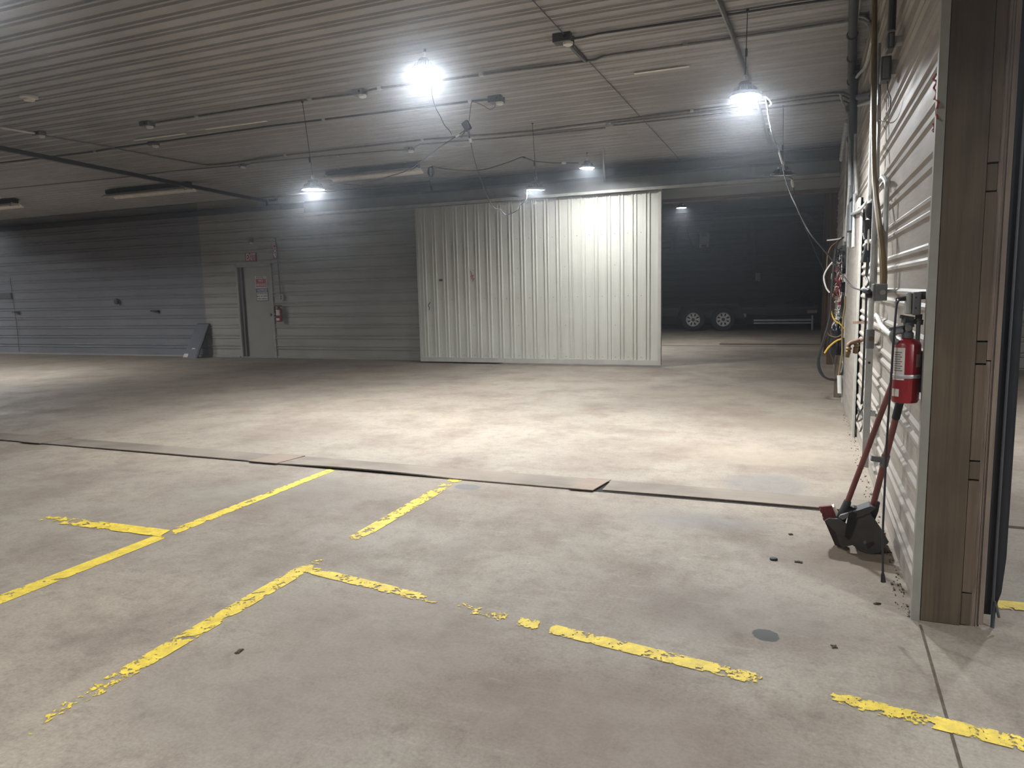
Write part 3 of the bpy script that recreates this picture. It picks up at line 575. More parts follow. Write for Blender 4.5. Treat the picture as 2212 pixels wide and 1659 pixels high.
cord([(1703, 383), (1711, 386), (1712, 396), (1718, 425), (1728, 455), (1738, 490), (1752, 522), (1766, 555), (1778, 580), (1792, 610), (1798, 640)], dD['f'] - .1, 8.9, .0055, 'cord hanging from the dark lamp down to the electrical panel', extra=(('connector', 2, .018, .1, 'white'),))
conduit([K(1314, 263), SD(1306, 290, 10.4), SD(1303, 330, 11.3), SD(1305, 372, 11.9), S(1306, 392, 'y', YS - .05)], .016, 'curved conduit dropping from the ceiling row to the sliding door track', 'emt', 'flexible_conduit', spline=True)

# ------------------------------------------------------------------ back wall items
def frame_sign(p0, p1, y): return (p0.x + p1.x) / 2, (p0.z + p1.z) / 2, abs(p1.x - p0.x), abs(p1.z - p0.z)
RX = (PI / 2, 0, 0)
sg = thing('exit_sign', 'dark red EXIT sign with pale letters above the grey steel door', 'sign', (-11.33, YB - .04, 2.21))
b = MB(); b.box((-11.475, YB - .045, 2.12), (-11.175, YB - .022, 2.315)); b.build('sign_plate', MAT['signred'], sg)
text('EXIT', .205, MAT['signwhite'], 'letters', sg, (-11.325, YB - .047, 2.217), RX, sx=.62)
sg = thing('arrow_sign', 'narrow vertical red sign with pale symbols pointing down beside the conduit', 'sign', (-10.66, YB - .04, 2.3))
b = MB(); b.box((-10.71, YB - .04, 2.155), (-10.605, YB - .022, 2.475)); b.build('sign_plate', MAT['signred'], sg)
b = MB(); yy = YB - .042
for lo, hi in (((-10.70, 2.385), (-10.62, 2.395)), ((-10.70, 2.455), (-10.62, 2.465)), ((-10.70, 2.385), (-10.69, 2.465)), ((-10.63, 2.385), (-10.62, 2.465))): b.box((lo[0], yy, lo[1]), (hi[0], yy + .003, hi[1]))
for a, c in (((-10.695, 2.285), (-10.62, 2.365)), ((-10.695, 2.365), (-10.62, 2.285)), ((-10.70, 2.265), (-10.658, 2.175)), ((-10.615, 2.265), (-10.658, 2.175)), ((-10.70, 2.262), (-10.615, 2.262)), ((-10.68, 2.255), (-10.658, 2.20))): b.beam((a[0], yy + .001, a[1]), (c[0], yy + .001, c[1]), .014, .003, (0, 1, 0))
b.build('symbols', MAT['signwhite'], sg)
YL = YB + .068
sg = thing('no_smoking_sign', 'white and red POSITIVELY NO SMOKING sign on the grey steel door', 'sign', (-11.18, YL, 1.68))
b = MB(); b.box((-11.34, YL - .004, 1.545), (-11.03, YL, 1.80)); b.build('sign_plate', MAT['signwhite'], sg)
b = MB(); b.box((-11.325, YL - .006, 1.565), (-11.045, YL - .003, 1.745)); b.build('red_field', MAT['signred'], sg)
text('POSITIVELY', .048, MAT['ink'], 'letters', sg, (-11.185, YL - .006, 1.772), RX); text('NO', .075, MAT['signwhite'], 'letters', sg, (-11.185, YL - .0075, 1.70), RX); text('SMOKING', .072, MAT['signwhite'], 'letters', sg, (-11.185, YL - .0075, 1.61), RX, sx=.82)
sg = thing('notice_sign', 'white sign with blue NOTICE banner about eye protection on the grey steel door', 'sign', (-11.17, YL, 1.4))
b = MB(); b.box((-11.335, YL - .004, 1.255), (-11.005, YL, 1.525)); b.build('sign_plate', MAT['signblue'], sg)
b = MB(); b.box((-11.318, YL - .006, 1.272), (-11.022, YL - .003, 1.445)); b.build('white_field', MAT['signwhite'], sg)
text('NOTICE', .07, MAT['signwhite'], 'letters', sg, (-11.17, YL - .006, 1.485), RX, shear=.25)
for k, s in enumerate(('EYE PROTECTION', 'MUST BE WORN', 'WHEN GRINDING')): text(s, .042, MAT['ink'], 'letters', sg, (-11.17, YL - .0075, 1.415 - k * .055), RX, sx=.8 if k != 1 else .95)
p = S(541, 519, 'y', YB - .06); jb = jbox(p, .10, .08, .10, 'small pale box high on the wall left of the vertical conduit'); 
conduit([(p.x + .05, YB - .05, p.z + .02), (-10.72, YB - .05, p.z + .03), (-10.63, YB - .05, p.z), (-10.61, YB - .05, p.z - .1), (-10.57, YB - .05, 1.38)], .012, 'conduit arching over the red signs and down to the wall outlet', spline=True)
ot = thing('wall_outlet', 'grey double outlet box on the wall beside the steel door', 'outlet', (-10.55, YB - .05, 1.33))
b = MB(); b.cbox((-10.60, YB - .07, 1.26), (-10.49, YB - .021, 1.39), .006); b.build('box', MAT['trim_grey'], ot)
for z in (1.30, 1.35): b = MB(); b.lathe([(.02, 0), (.02, .003)], (-10.545, YB - .07, z), (0, -1, 0), 12); b.build('socket', MAT['ink'], ot)
def extinguisher(c, r, h, label, hose=True, face=(0, -1, 0)):
    """red cylinder standing at c (bottom centre)"""
    c = Vector(c); t = thing('fire_extinguisher', label, 'fire extinguisher', c)
    b = MB(); b.lathe([(r * .9, 0), (r, .012), (r, h * .90), (r * .86, h * .955), (r * .5, h * .99), (r * .32, h)], c, (0, 0, 1), 32); b.build('cylinder', MAT['red'], t)
    return t
e2 = extinguisher((-10.60, YB - .10, .80), .065, .30, 'small red extinguisher with pale label on the back wall beside the steel door')
b = MB()
ang = [math.radians(a) for a in range(205, 300, 10)]
def wraplabel(c, r, z0, z1, a0, a1, n=10):
    b = MB(); vs = []; c = Vector(c)
    for k in range(n + 1):
        a = math.radians(a0 + (a1 - a0) * k / n); u = Vector((math.cos(a), math.sin(a), 0)) * r; vs += [c + u + Vector((0, 0, z0)), c + u + Vector((0, 0, z1))]
    b.add(vs, [(2 * k, 2 * k + 2, 2 * k + 3, 2 * k + 1) for k in range(n)], True); return b
wraplabel(e2.location, .0665, .14, .26, 225, 320).build('label', MAT['signwhite'], e2); wraplabel(e2.location, .0665, .03, .08, 230, 310).build('label', MAT['signwhite'], e2)
b = MB(); b.cyl(e2.location + Vector((0, 0, .29)), e2.location + Vector((0, 0, .34)), .022, 12); b.beam(e2.location + Vector((-.02, 0, .36)), e2.location + Vector((.08, 0, .34)), .02, .02); b.build('valve', MAT['black'], e2)
b = MB(); b.tube([e2.location + Vector(v) for v in ((-.02, -.02, .34), (-.07, -.02, .35), (-.09, -.02, .28), (-.085, -.01, .16), (-.08, 0, .08))], .011, 8); b.build('hose', MAT['black'], e2)
# grey panel leaning by the door
pa = [fl(393, 772), fl(418, 774), S(434, 707, 'y', YB - .10), S(405, 706, 'y', YB - .10)]
x0, x1 = S(393, 772, 'y', YB - .42).x, S(420, 773, 'y', YB - .42).x; zt = 0.76
gp = thing('leaning_panel', 'slate grey metal panel leaning against the back wall left of the steel door', 'panel', ((x0 + x1) / 2, YB - .4, 0))
A = [Vector(v) for v in ((x0, YB - .42, 0), (x1, YB - .42, 0), (x1 + .12, YB - .06, zt), (x0 + .16, YB - .06, zt))]
b = MB(); b.prism(A, (.0, .035, .015)); b.build('front_sheet', MAT['grey_board'], gp)
b = MB(); b.prism([A[1], A[1] + Vector((.05, .02, 0)), A[2] + Vector((.03, .0, 0)), A[2]], (0, .03, .01)); b.build('side_flange', MAT['dkbox'], gp)
nrm = Vector((0, -zt, .36)).normalized() * .002
b = MB(); c = A[0].lerp(A[1], .5).lerp(A[3].lerp(A[2], .5), .27); b.prism([c + nrm, c + nrm + Vector((.09, 0, 0)), c + nrm + Vector((.09, .006, .02)), c + nrm + Vector((0, .006, .02))], nrm); b.build('slot', MAT['signwhite'], gp)
c = A[0].lerp(A[3], .03) + Vector((.02, 0, 0)); b = MB(); b.prism([c + nrm, c + nrm + Vector((.13, 0, 0)), c + nrm + Vector((.135, .035, .075)), c + nrm + Vector((.01, .035, .075))], nrm); b.build('paper_label', MAT['signwhite'], gp)
# latches and boxes on the shaded part of the wall
for (px, py, w, h, lb, nm) in ((252, 651, .14, .14, 'small dark round box on the shaded left part of the back wall', 'wall_box'),):
    p = S(px, py, 'y', YB - .05); t = thing(nm, lb, 'box', p); b = MB(); b.lathe([(.055, .03), (.07, .01), (.065, -.03), (.04, -.045)], p, (0, 1, 0), 14); b.build('body', MAT['dkbox'], t)
    b = MB(); b.tube([p + Vector((.06, 0, .03)), p + Vector((.10, 0, -.02)), p + Vector((.08, .01, -.10))], .012, 6); b.build('spout', MAT['dkbox'], t)
for (px, py, lb) in ((337, 672, 'dark door latch on the shaded wall right of the small round box'), (36, 675, 'dark door latch on the shaded wall close to the left edge')):
    p = S(px, py, 'y', YB - .05); t = thing('door_latch', lb, 'latch', p)
    b = MB(); b.box((p.x - .02, YB - .05, p.z - .05), (p.x + .07, YB - .022, p.z + .02)); b.build('latch_plate', MAT['dkbox'], t)
    b = MB(); b.beam(p + Vector((-.16, -.015, .005)), p + Vector((.07, -.015, 0)), .02, .03); b.build('latch_bar', MAT['black'], t)
p = S(15, 638, 'y', YB - .04); b = MB(); b.box((p.x - .35, YB - .05, p.z - .09), (p.x + .16, YB - .021, p.z + .06)); solo('dark_panel', b, MAT['dkbox'], 'dark rectangular plate on the shaded wall at the left edge', 'panel', p)
b = MB(); b.tube([S(x, y, 'y', YB - .025) for x, y in ((22, 600), (28, 650), (36, 700), (42, 764))], .006, 5, True, False); struct('trim_3', b, MAT['darkpipe'])

# ------------------------------------------------------------------ room beyond the opening
heat = thing('wall_heater', 'white box heater mounted high on the far dark wall', 'heater', S(1520, 518, 'y', Y2 - .1))
a = S(1511, 503, 'y', Y2 - .2); c = S(1531, 534, 'y', Y2 - .2)
b = MB(); b.cbox((a.x, Y2 - .22, c.z), (c.x, Y2 - .03, a.z), .01); b.build('case', MAT['heater'], heat)
for zz in (a.z - .07, c.z + .05): b = MB(); b.box((a.x + .08, Y2 - .224, zz - .03), (c.x - .08, Y2 - .219, zz + .03)); b.build('grille', MAT['ink'], heat)
conduit([S(x, y, 'y', Y2 - .06) for x, y in ((1484, 495), (1490, 515), (1497, 532), (1508, 538), (1514, 536))], .02, 'black cord looping to the wall heater', 'cordblack', 'heater_cable', 'cord', True)
p = S(1637, 598, 'y', Y2 - .08); jbox(p, .16, .1, .26, 'white outlet box low on the far dark wall behind the trailer', mat='heater')
for dx in (0, -13): conduit([S(1634 + dx, 592, 'y', Y2 - .05), S(1630 + dx, 476, 'y', Y2 - .05)], .03, 'dark conduit rising up the far wall, ' + ('the one that reaches the outlet box' if dx == 0 else 'left of the one with the outlet box'), 'dkbox')
conduit([S(1400, 481, 'y', Y2 - .35), S(1560, 471, 'y', Y2 - .35), S(1728, 461, 'y', Y2 - .35), S(1742, 463, 'y', Y2 - .4), S(1756, 478, 'y', Y2 - 1.2)], .05, 'pale pipe running along the top of the far dark wall', 'emt', 'far_pipe', 'pipe')
conduit([S(1470, 487, 'y', Y2 - .06), S(1452, 516, 'y', Y2 - .06), S(1452, 545, 'y', Y2 - .06)], .05, 'bent duct pipe on the far wall left of the heater', 'dkbox', 'duct_pipe', 'pipe')
for y, lb in ((13.15, 'brown framing stud at the right side of the wide opening'), (15.2, 'brown framing stud just inside the room beyond the opening'), (18.0, 'brown framing stud deeper in the room beyond the opening')):
    b = MB(); b.box((XW - .10, y, 0), (XW + .03, y + .14, Z2 - .005)); solo('wood_stud', b, MAT['darkwood'], lb, 'wood stud', (XW, y, 0))
# tandem trailer
YT = 22.75; wc = [S(1498, 691, 'y', YT), S(1563, 689.5, 'y', YT)]
tl = thing('utility_trailer', 'black flatbed trailer with two white spoked wheels parked in the dark room', 'trailer', (-1.5, YT + 1, 0))
R = .355
for c in wc:
    c = Vector((c.x, YT, R))
    ty = MB(); ty.lathe([(R * .60, -.10), (R * .92, -.105), (R, -.075), (R, .075), (R * .92, .105), (R * .60, .10)], c, (0, 1, 0), 36); ty.f = ty.f[:-2]; ty.sm = ty.sm[:-2]; tyo = ty.build('tyre', MAT['tyre'], tl)
    rm = MB(); rm.lathe([(R * .60, -.10), (R * .57, -.085), (R * .53, -.06), (R * .50, -.055)], c, (0, 1, 0), 36); rm.f = rm.f[:-2]; rm.sm = rm.sm[:-2]
    for k in range(8):
        a = 2 * PI * k / 8; u = Vector((math.cos(a), 0, math.sin(a))); v = Vector((-u.z, 0, u.x))
        P = [c + u * R * .24 + v * .030, c + u * R * .24 - v * .030, c + u * R * .40 - v * .03, c + u * R * .52 - v * .058, c + u * R * .52 + v * .058, c + u * R * .40 + v * .03]
        rm.prism([q + Vector((0, -.07, 0)) for q in P], (0, .02, 0))
    rm.lathe([(R * .26, -.085), (R * .26, -.05)], c, (0, 1, 0), 20)
    rm.build('rim', MAT['rim'], tyo); hb = MB(); hb.lathe([(.03, -.13), (.042, -.12), (.045, -.08)], c, (0, 1, 0), 14); hb.build('hub', MAT['rust'], tyo)
xm = (wc[0].x + wc[1].x) / 2; DZt = S(1700, 667, 'y', YT).z
b = MB(); P = [(xm - 1.02, .34), (xm - .84, .80), (xm + .86, .84), (xm + 1.08, .36), (xm + 1.03, .36), (xm + .82, .78), (xm - .80, .75), (xm - .97, .34)]
b.prism([(x, YT - .16, z) for x, z in P], (0, .30, 0)); b.build('fender', MAT['trailer'], tl)
b = MB(); b.prism([(x, YT + .14, z) for x, z in [(xm - 1.0, .40), (xm - .82, .78), (xm + .84, .80), (xm + 1.05, .40)]], (0, .03, 0)); b.build('fender_skirt', MAT['trailer'], tl)
b = MB(); b.box((xm - 4.2, YT + .18, .48), (.36, YT + .26, DZt)); b.box((xm - 4.2, YT + 2.1, .48), (.36, YT + 2.18, DZt)); b.box((.26, YT + .18, .48), (.34, YT + 2.18, DZt)); b.build('side_frame', MAT['trailer'], tl)
b = MB(); b.box((xm - 4.2, YT + .16, DZt), (.36, YT + 2.2, DZt + .05)); b.build('deck', MAT['deck'], tl)
b = MB(); b.prism([(x, YT + 2.1, z) for x, z in [(xm - .9, .5), (xm - .7, .93), (xm + .86, .96), (xm + 1.05, .5)]], (0, .3, 0)); b.build('fender', MAT['trailer'], tl)
b = MB(); b.box((.05, YT + .12, DZt - .14), (.32, YT + .17, DZt - .05)); b.build('tail_light', MAT['lens'], tl)
b = MB(); b.box((xm + 1.0, YT - .02, .42), (xm + 1.1, YT + .02, .52)); b.build('side_marker', MAT['lens'], tl)
b = MB(); b.beam((xm + 1.3, YT + .3, .30), (xm + 3.0, YT + .3, .31), .06, .05); b.beam((xm + 1.3, YT + .3, .22), (xm + 3.0, YT + .3, .22), .08, .04); b.build('ramp', MAT['galv'], tl)
b = MB(); b.cyl((.20, YT + .15, .02), (.20, YT + .15, .45), .03, 10); b.build('jack', MAT['galv'], tl)
for x0, x1, h, sh, lb in ((xm + 1.7, xm + 2.6, .08, .25, 'dark plank lying on the trailer deck behind the fender'), (.0 - .6, .30, .24, .1, 'dark heap of folded tarp at the right end of the trailer deck')):
    b = MB(); n = 12
    if h > .1:
        bm = bmesh.new(); bmesh.ops.create_icosphere(bm, subdivisions=3, radius=.5)
        for v in bm.verts: v.co = Vector((v.co.x * .8, v.co.y * .8, max(-.02, v.co.z) * .5)) * (1 + .25 * math.sin(9 * v.co.x) * math.cos(8 * v.co.y))
        b.bm(bm, Matrix.Translation(((x0 + x1) / 2, YT + .9, DZt + .06)), True); solo('folded_tarp', b, MAT['trailer'], lb, 'tarp', ((x0 + x1) / 2, YT + .9, DZt + .05))
    else:
        b.prism([(x0, YT + .5, DZt + .05), (x1, YT + .45, DZt + .05), (x1 - .1, YT + .7, DZt + .05), (x0 - .1, YT + .75, DZt + .05)], (0, 0, h)); solo('loose_plank', b, MAT['trailer'], lb, 'plank', (x0, YT + .5, DZt + .05))

# ------------------------------------------------------------------ right wall: side door, posts, pipes
WX = lambda x, y, off=.03: S(x, y, 'x', XW - off)
ya = WX(1843, 936, .03).y; yb2 = WX(1821, 855, .03).y
d2 = thing('door_2', None, None, (XW, (ya + yb2) / 2, 0)); d2['kind'] = 'structure'
b = MB(); b.box((XW - .035, ya + .07, .02), (XW - .022, yb2, 1.98)); b.build('door_leaf', MAT['wall_right'], d2)
b = MB(); b.box((XW - .038, ya, 0), (XW - .02, ya + .07, 2.06)); b.box((XW - .045, yb2, 0), (XW - .02, yb2 + .07, 2.06)); b.build('door_frame', MAT['trim_white'], d2)
b = MB(); b.box((XW - .055, ya, 1.98), (XW - .02, yb2 + .07, 2.06)); b.build('door_head', MAT['trim_white'], d2)
# strut post
ys = WX(1872, 955, .06).y
sp = thing('strut_post', 'galvanised strut post standing against the white wall, shadow cast beside it', 'strut post', (XW - .06, ys, .1))
b = MB(); b.box((XW - .085, ys - .02, .16), (XW - .045, ys + .02, .93)); b.build('channel', MAT['galv'], sp)
b = MB(); b.cyl((XW - .065, ys, .93), (XW - .065, ys, 2.02), .017, 12); b.build('conduit', MAT['galv'], sp)
b = MB(); b.cyl((XW - .065, ys, .93), (XW - .065, ys, 1.05), .026, 12); b.build('coupling', MAT['boxgrey'], sp)
b = MB(); b.box((XW - .045, ys - .03, 1.6), (XW - .018, ys + .03, 1.63)); b.box((XW - .045, ys - .03, .5), (XW - .018, ys + .03, .53)); b.build('bracket', MAT['galv'], sp)
b = MB(); b.cyl((XW - .087, ys, .86), (XW - .083, ys, .86), .008, 8); b.cyl((XW - .065, ys - .022, .84), (XW - .065, ys - .0195, .84), .008, 8); b.build('hole', MAT['ink'], sp)
wpipe = thing('water_pipe', 'rusty bent water pipe with two valves sticking out from the strut post', 'pipe', (XW - .12, ys, .9))
q = [WX(1882, 732, .06), SD(1868, 733, 5.2), SD(1850, 737, 5.3), SD(1838, 741, 5.35), SD(1833, 746, 5.35), SD(1833, 752, 5.35)]
b = MB(); b.tube(q, .016, 10); b.build('pipe', MAT['rust'], wpipe)
for x, y in ((1834, 750), (1851, 742)):
    a = SD(x, y, 5.33); b = MB(); b.lathe([(.018, 0), (.022, -.01), (.014, -.025), (.02, -.03), (.016, -.075)], a, (.15, 0, 1), 12); b.build('valve', MAT['brass'], wpipe)
b = MB(); b.beam(SD(1845, 697, 5.2), WX(1884, 696, .05), .018, .018); solo('rusty_bar', b, MAT['rust'], 'short rusty bar sticking out of the strut post above the bent pipe', 'bar', WX(1880, 697, .05))
# tall pipe up to the ceiling and its neighbours
zt = ZC - .05; pz = lambda x, y: S(x, y, 'z', zt)
ypip = WX(1838, 480, .06).y
tp = thing('tall_pipe', 'thick grey pipe rising up the right wall and running on along the ceiling', 'pipe', (XW - .07, ypip, 1.6))
b = MB(); b.tube([WX(1838, 500, .07), Vector((XW - .07, ypip + .15, zt - .12)), pz(1839, 190), pz(1841, 100), pz(1845, 0), pz(1847, -40)], .036, 12, True, False); b.build('pipe', MAT['darkpipe'], tp)
for q in (pz(1841, 75), pz(1840, 125), pz(1839, 176), WX(1837, 232, .07), WX(1839, 300, .07)):
    b = MB(); b.lathe([(.046, -.03), (.046, .03)], q, (0, 1, .2), 12); b.build('coupling', MAT['dkbox'], tp)
conduit([pz(1858, -10), pz(1852, 30), pz(1849, 60)], .014, 'thin conduit beside the thick pipe at the top edge')
conduit([K(1838, 42), K(1855, 35), K(1868, 37), K(1880, 48), WX(1886, 70, .05), WX(1886, 110, .05), WX(1882, 180, .05)], .014, 'steel conduit curving from the ceiling over the thick pipe onto the wall, upper of two', spline=True)
conduit([K(1838, 45), K(1856, 43), K(1868, 46), K(1878, 56), WX(1884, 80, .05), WX(1879, 110, .05), WX(1869, 145, .05), WX(1853, 163, .05), WX(1845, 180, .05), WX(1844, 200, .05), WX(1850, 420, .05)], .014, 'steel conduit curving from the ceiling and looping behind the thick pipe', spline=True)
conduit([SD(1837, 95, 7.6), SD(1832, 120, 7.8), SD(1822, 155, 8.0), SD(1813, 175, 8.1), SD(1811, 190, 8.1), SD(1820, 220, 8.2), SD(1832, 245, 8.3), WX(1835, 262, .10), WX(1835, 400, .10), WX(1826, 520, .10)], .013, 'steel conduit bowing out left around the thick pipe', spline=False)
conduit([WX(1830, 262, .06), WX(1821, 320, .06), WX(1818, 345, .06)], .03, 'grey pipe along the top of the wall running back to the track end', 'emt', 'short_pipe', 'pipe')
conduit([S(1843, 212, 'z', 3.35), WX(1886, 206, .03)], .03, 'dark bracket bar from the thick pipe to the wall', 'darkpipe', 'bracket_bar', 'bracket'); conduit([S(1843, 232, 'z', 3.25), WX(1886, 218, .03)], .014, 'thin bracket rod below the dark bracket bar', 'emt', 'bracket_rod', 'bracket')
for k, (x0, x1, lb) in enumerate(((1831, 1823, 'first'), (1842, 1832, 'second'), (1848, 1843, 'third'))):
    conduit([WX(x0, 290, .05 + .0 * k), WX(x1 + 2, 470, .05), WX(x1, 535, .06)], .014, 'vertical conduit into the top of the electrical panel, %s from the left of three' % lb)
conduit([WX(1880, 425, .05), WX(1866, 445, .05), WX(1850, 458, .06), WX(1833, 466, .07), WX(1826, 478, .07), WX(1823, 520, .07)], .014, 'conduit sloping down the wall from the white bend to the electrical panel', spline=True)
conduit([WX(1885, 180, .05), WX(1882, 300, .05), WX(1878, 430, .05), WX(1877, 480, .05)], .012, 'thin white conduit running straight down the wall behind the tan hose', 'white')
conduit([WX(1899, 95, .04), WX(1899, 250, .04), WX(1896, 350, .04), WX(1893, 500, .04), WX(1890, 612, .05)], .012, 'steel conduit straight down the wall into the junction box', 'emt')
conduit([WX(1893, 396, .03), WX(1900, 390, .04), WX(1908, 384, .05), WX(1914, 392, .05), WX(1916, 404, .05), WX(1914, 450, .05), WX(1911, 560, .05), WX(1909, 612, .05)], .014, 'white bent conduit with a hooked top, coming down to the junction box', 'emt', spline=True)
conduit([WX(1896, 652, .05), WX(1895, 676, .045), WX(1900, 696, .04), WX(1908, 708, .03), WX(1924, 722, .03), WX(1950, 738, .03)], .013, 'pale conduit curving from the junction box down behind the fire extinguisher', 'cordwhite', spline=True)
# hoses and cords on the wall
conduit([WX(1889, -8, .08), WX(1889, 60, .08), WX(1887, 180, .08), WX(1887, 300, .08), WX(1889, 380, .08), WX(1893, 430, .08), WX(1900, 490, .08), WX(1907, 545, .07), WX(1910, 590, .06), WX(1909, 614, .06)], .016, 'long tan hose hanging down the wall to the junction box', 'tan', 'tan_hose', 'hose', True)
conduit([WX(1895, 430, .06), WX(1899, 490, .06), WX(1903, 560, .06), WX(1904, 612, .06)], .009, 'thinner tan cable beside the tan hose', 'tan', 'tan_cable', 'cable', True)
conduit([WX(1893, -8, .06), WX(1893, 60, .06), WX(1892, 200, .06), WX(1890, 320, .06), WX(1885, 400, .06), WX(1884, 445, .06)], .006, 'thin black cord hanging from the ceiling beside the tan hose', 'cordblack', 'hanging_cable', 'cord', True)
pc = thing('hanging_plug', 'round black plug hanging on the thin cord beside the tan hose', 'plug', WX(1885, 455, .07)); b = MB(); b.lathe([(.012, .07), (.04, .045), (.046, .0), (.034, -.04), (.012, -.055)], pc.location, (0, 0, 1), 14); b.build('body', MAT['black'], pc)
b = MB(); q = pc.location; b.tube([q + Vector((0, 0, -.05)), q + Vector((0, -.03, -.11)), q + Vector((0, -.01, -.15)), q + Vector((0, .03, -.11)), q + Vector((0, .01, -.05))], .006, 6); b.build('loop', MAT['cordwhite'], pc)
hc = thing('extension_cable', 'black cord with cone shaped plugs hanging down the wall to a tangled end', 'cord', WX(1874, 545, .09))
b = MB(); b.tube([WX(x, y, .09) for x, y in ((1868, 518), (1865, 505), (1867, 492), (1873, 486), (1877, 488))], .006, 6); b.build('upper_loop', MAT['cordblack'], hc)
for (x, y, r0, r1, L, nm) in ((1876, 496, .034, .020, .12, 'socket_end'), (1874, 546, .014, .042, .12, 'plug_end')):
    q = WX(x, y, .09); b = MB(); b.cyl(q + Vector((0, 0, L / 2)), q - Vector((0, 0, L / 2)), r0, 12, r1); b.build(nm, MAT['black'], hc)
b = MB(); q = WX(1875, 520, .09); b.tube([q + Vector((0, -.02, .08)), q + Vector((0, -.04, 0)), q + Vector((0, -.01, -.07)), q + Vector((0, .03, 0)), q + Vector((0, .01, .08))], .006, 6); b.build('wire_loop', MAT['cordwhite'], hc)
b = MB(); b.tube([WX(x, y, .09) for x, y in ((1873, 556), (1873, 575), (1871, 597), (1874, 605), (1875, 615), (1871, 620), (1871, 640), (1870, 690), (1868, 730), (1866, 775), (1864, 830), (1861, 872))], .007, 6); b.tube([WX(x, y, .09) for x, y in ((1876, 556), (1875, 578), (1872, 597))], .006, 6); b.build('cable', MAT['cordblack'], hc)
b = MB(); b.tube([WX(x, y, .08) for x, y in ((1861, 872), (1866, 868), (1864, 880), (1858, 888), (1853, 882), (1858, 893), (1866, 900), (1858, 908), (1851, 910), (1854, 898), (1860, 886), (1863, 896), (1866, 906), (1864, 918), (1859, 930), (1858, 932))], .006, 6); b.build('tangle', MAT['cordblack'], hc)
# junction box and outlet box
def wallbox(name, x0, y0, x1, y1, yc, prot, label, dy):
    pass
jc = WX(1896, 632, .10); jy = jc.y
jb = thing('junction_box', 'grey square metal junction box with a round lock, where the drooping lamp cord plugs in', 'junction box', (XW - .09, jy, 1.28))
z0, z1 = S(1900, 650, 'y', jy).z, S(1900, 613, 'y', jy).z
b = MB(); jx0, jx1 = S(1886, 630, 'y', jy).x, S(1917, 630, 'y', jy).x; b.cbox((jx0, jy, z0), (jx1, jy + .13, z1), .006); b.build('box', MAT['boxgrey'], jb)
b = MB(); b.cbox((jx0 + .012, jy - .012, z0 + .006), (jx1 - .004, jy, z1 - .004), .004); b.build('cover', MAT['boxgrey'], jb)
b = MB(); b.lathe([(.014, 0), (.014, .006)], ((jx0 + jx1) / 2 + .01, jy - .012, (z0 + z1) / 2), (0, -1, 0), 14); b.build('lock', MAT['steel'], jb)
b = MB(); b.cyl((jx0, jy + .06, 1.28), (jx0 - .03, jy + .06, 1.28), .02, 10); b.build('socket', MAT['black'], jb)
b = MB(); b.cyl((jx1, jy + .02, z1 - .04), (XW - .0, jy + .02, z1 - .04), .01, 8); b.build('mount', MAT['galv'], jb)
oc = WX(1975, 658, .06); oy = oc.y
ob = thing('outlet_box', 'grey weatherproof outlet box with a clear cover and black plug, above the red extinguisher', 'outlet box', (XW - .06, oy, 1.24))
xr = XW - .022; oxl = S(1962, 660, 'y', oy).x; z0, z1 = S(1975, 681, 'y', oy).z, S(1975, 631, 'y', oy).z
b = MB(); b.cbox((oxl + .014, oy, z0), (S(1990, 660, 'y', oy).x, oy + .075, z1), .006); b.build('box', MAT['boxgrey'], ob)
b = MB(); b.cbox((oxl - .006, oy + .004, z0 + .004), (oxl + .012, oy + .07, z1 - .002), .004); b.build('clear_cover', MAT['trim_grey'], ob)
b = MB()
for dz in (.028, .068): b.lathe([(.003, 0), (.003, .002)], (oxl + .026, oy, z0 + dz), (0, -1, 0), 8)
b.build('screws', MAT['ink'], ob)
b = MB(); b.cyl((oxl + .042, oy + .035, z0 + .002), (oxl + .042, oy + .035, z0 - .022), .013, 10); b.build('hub', MAT['dkbox'], ob)
b = MB(); b.cyl((oxl + .042, oy + .035, z0 - .02), (oxl + .042, oy + .035, .98), .0085, 10); b.build('conduit', MAT['emt'], ob)
b = MB(); b.box((S(1990, 660, 'y', oy).x - .004, oy + .03, z0 + .06), (XW - .0, oy + .05, z0 + .09)); b.build('bracket', MAT['dkbox'], ob)
pl0 = Vector((oxl - .006, oy + .03, S(1957, 645, 'y', oy).z))
oc_ = thing('hanging_cable', 'long thin black cord hanging from the outlet box down to the floor', 'cord', pl0)
b = MB(); b.cyl(pl0, pl0 + Vector((-.035, -.004, -.004)), .010, 8, .006); b.build('plug', MAT['black'], oc_)
yv = oy - .02; q = [pl0 + Vector((-.03, -.004, -.004)), S(1941, 650, 'y', oy), S(1937, 658, 'y', oy), S(1934, 690, 'y', yv), S(1930, 740, 'y', yv), S(1926, 800, 'y', yv), S(1919, 900, 'y', yv), S(1914, 985, 'y', yv), S(1910, 1080, 'y', yv - .03), S(1907, 1150, 'y', yv - .05), S(1907, 1215, 'y', yv - .08)]
q += [S(1907, 1238, 'y', yv - .09)]
b = MB(); b.tube(q, .0042, 6); b.build('cable', MAT['cordblack'], oc_)
b = MB(); b.cyl(q[-1], S(1908, 1257, 'y', yv - .09), .006, 10, .010); b.build('socket_end', MAT['black'], oc_)
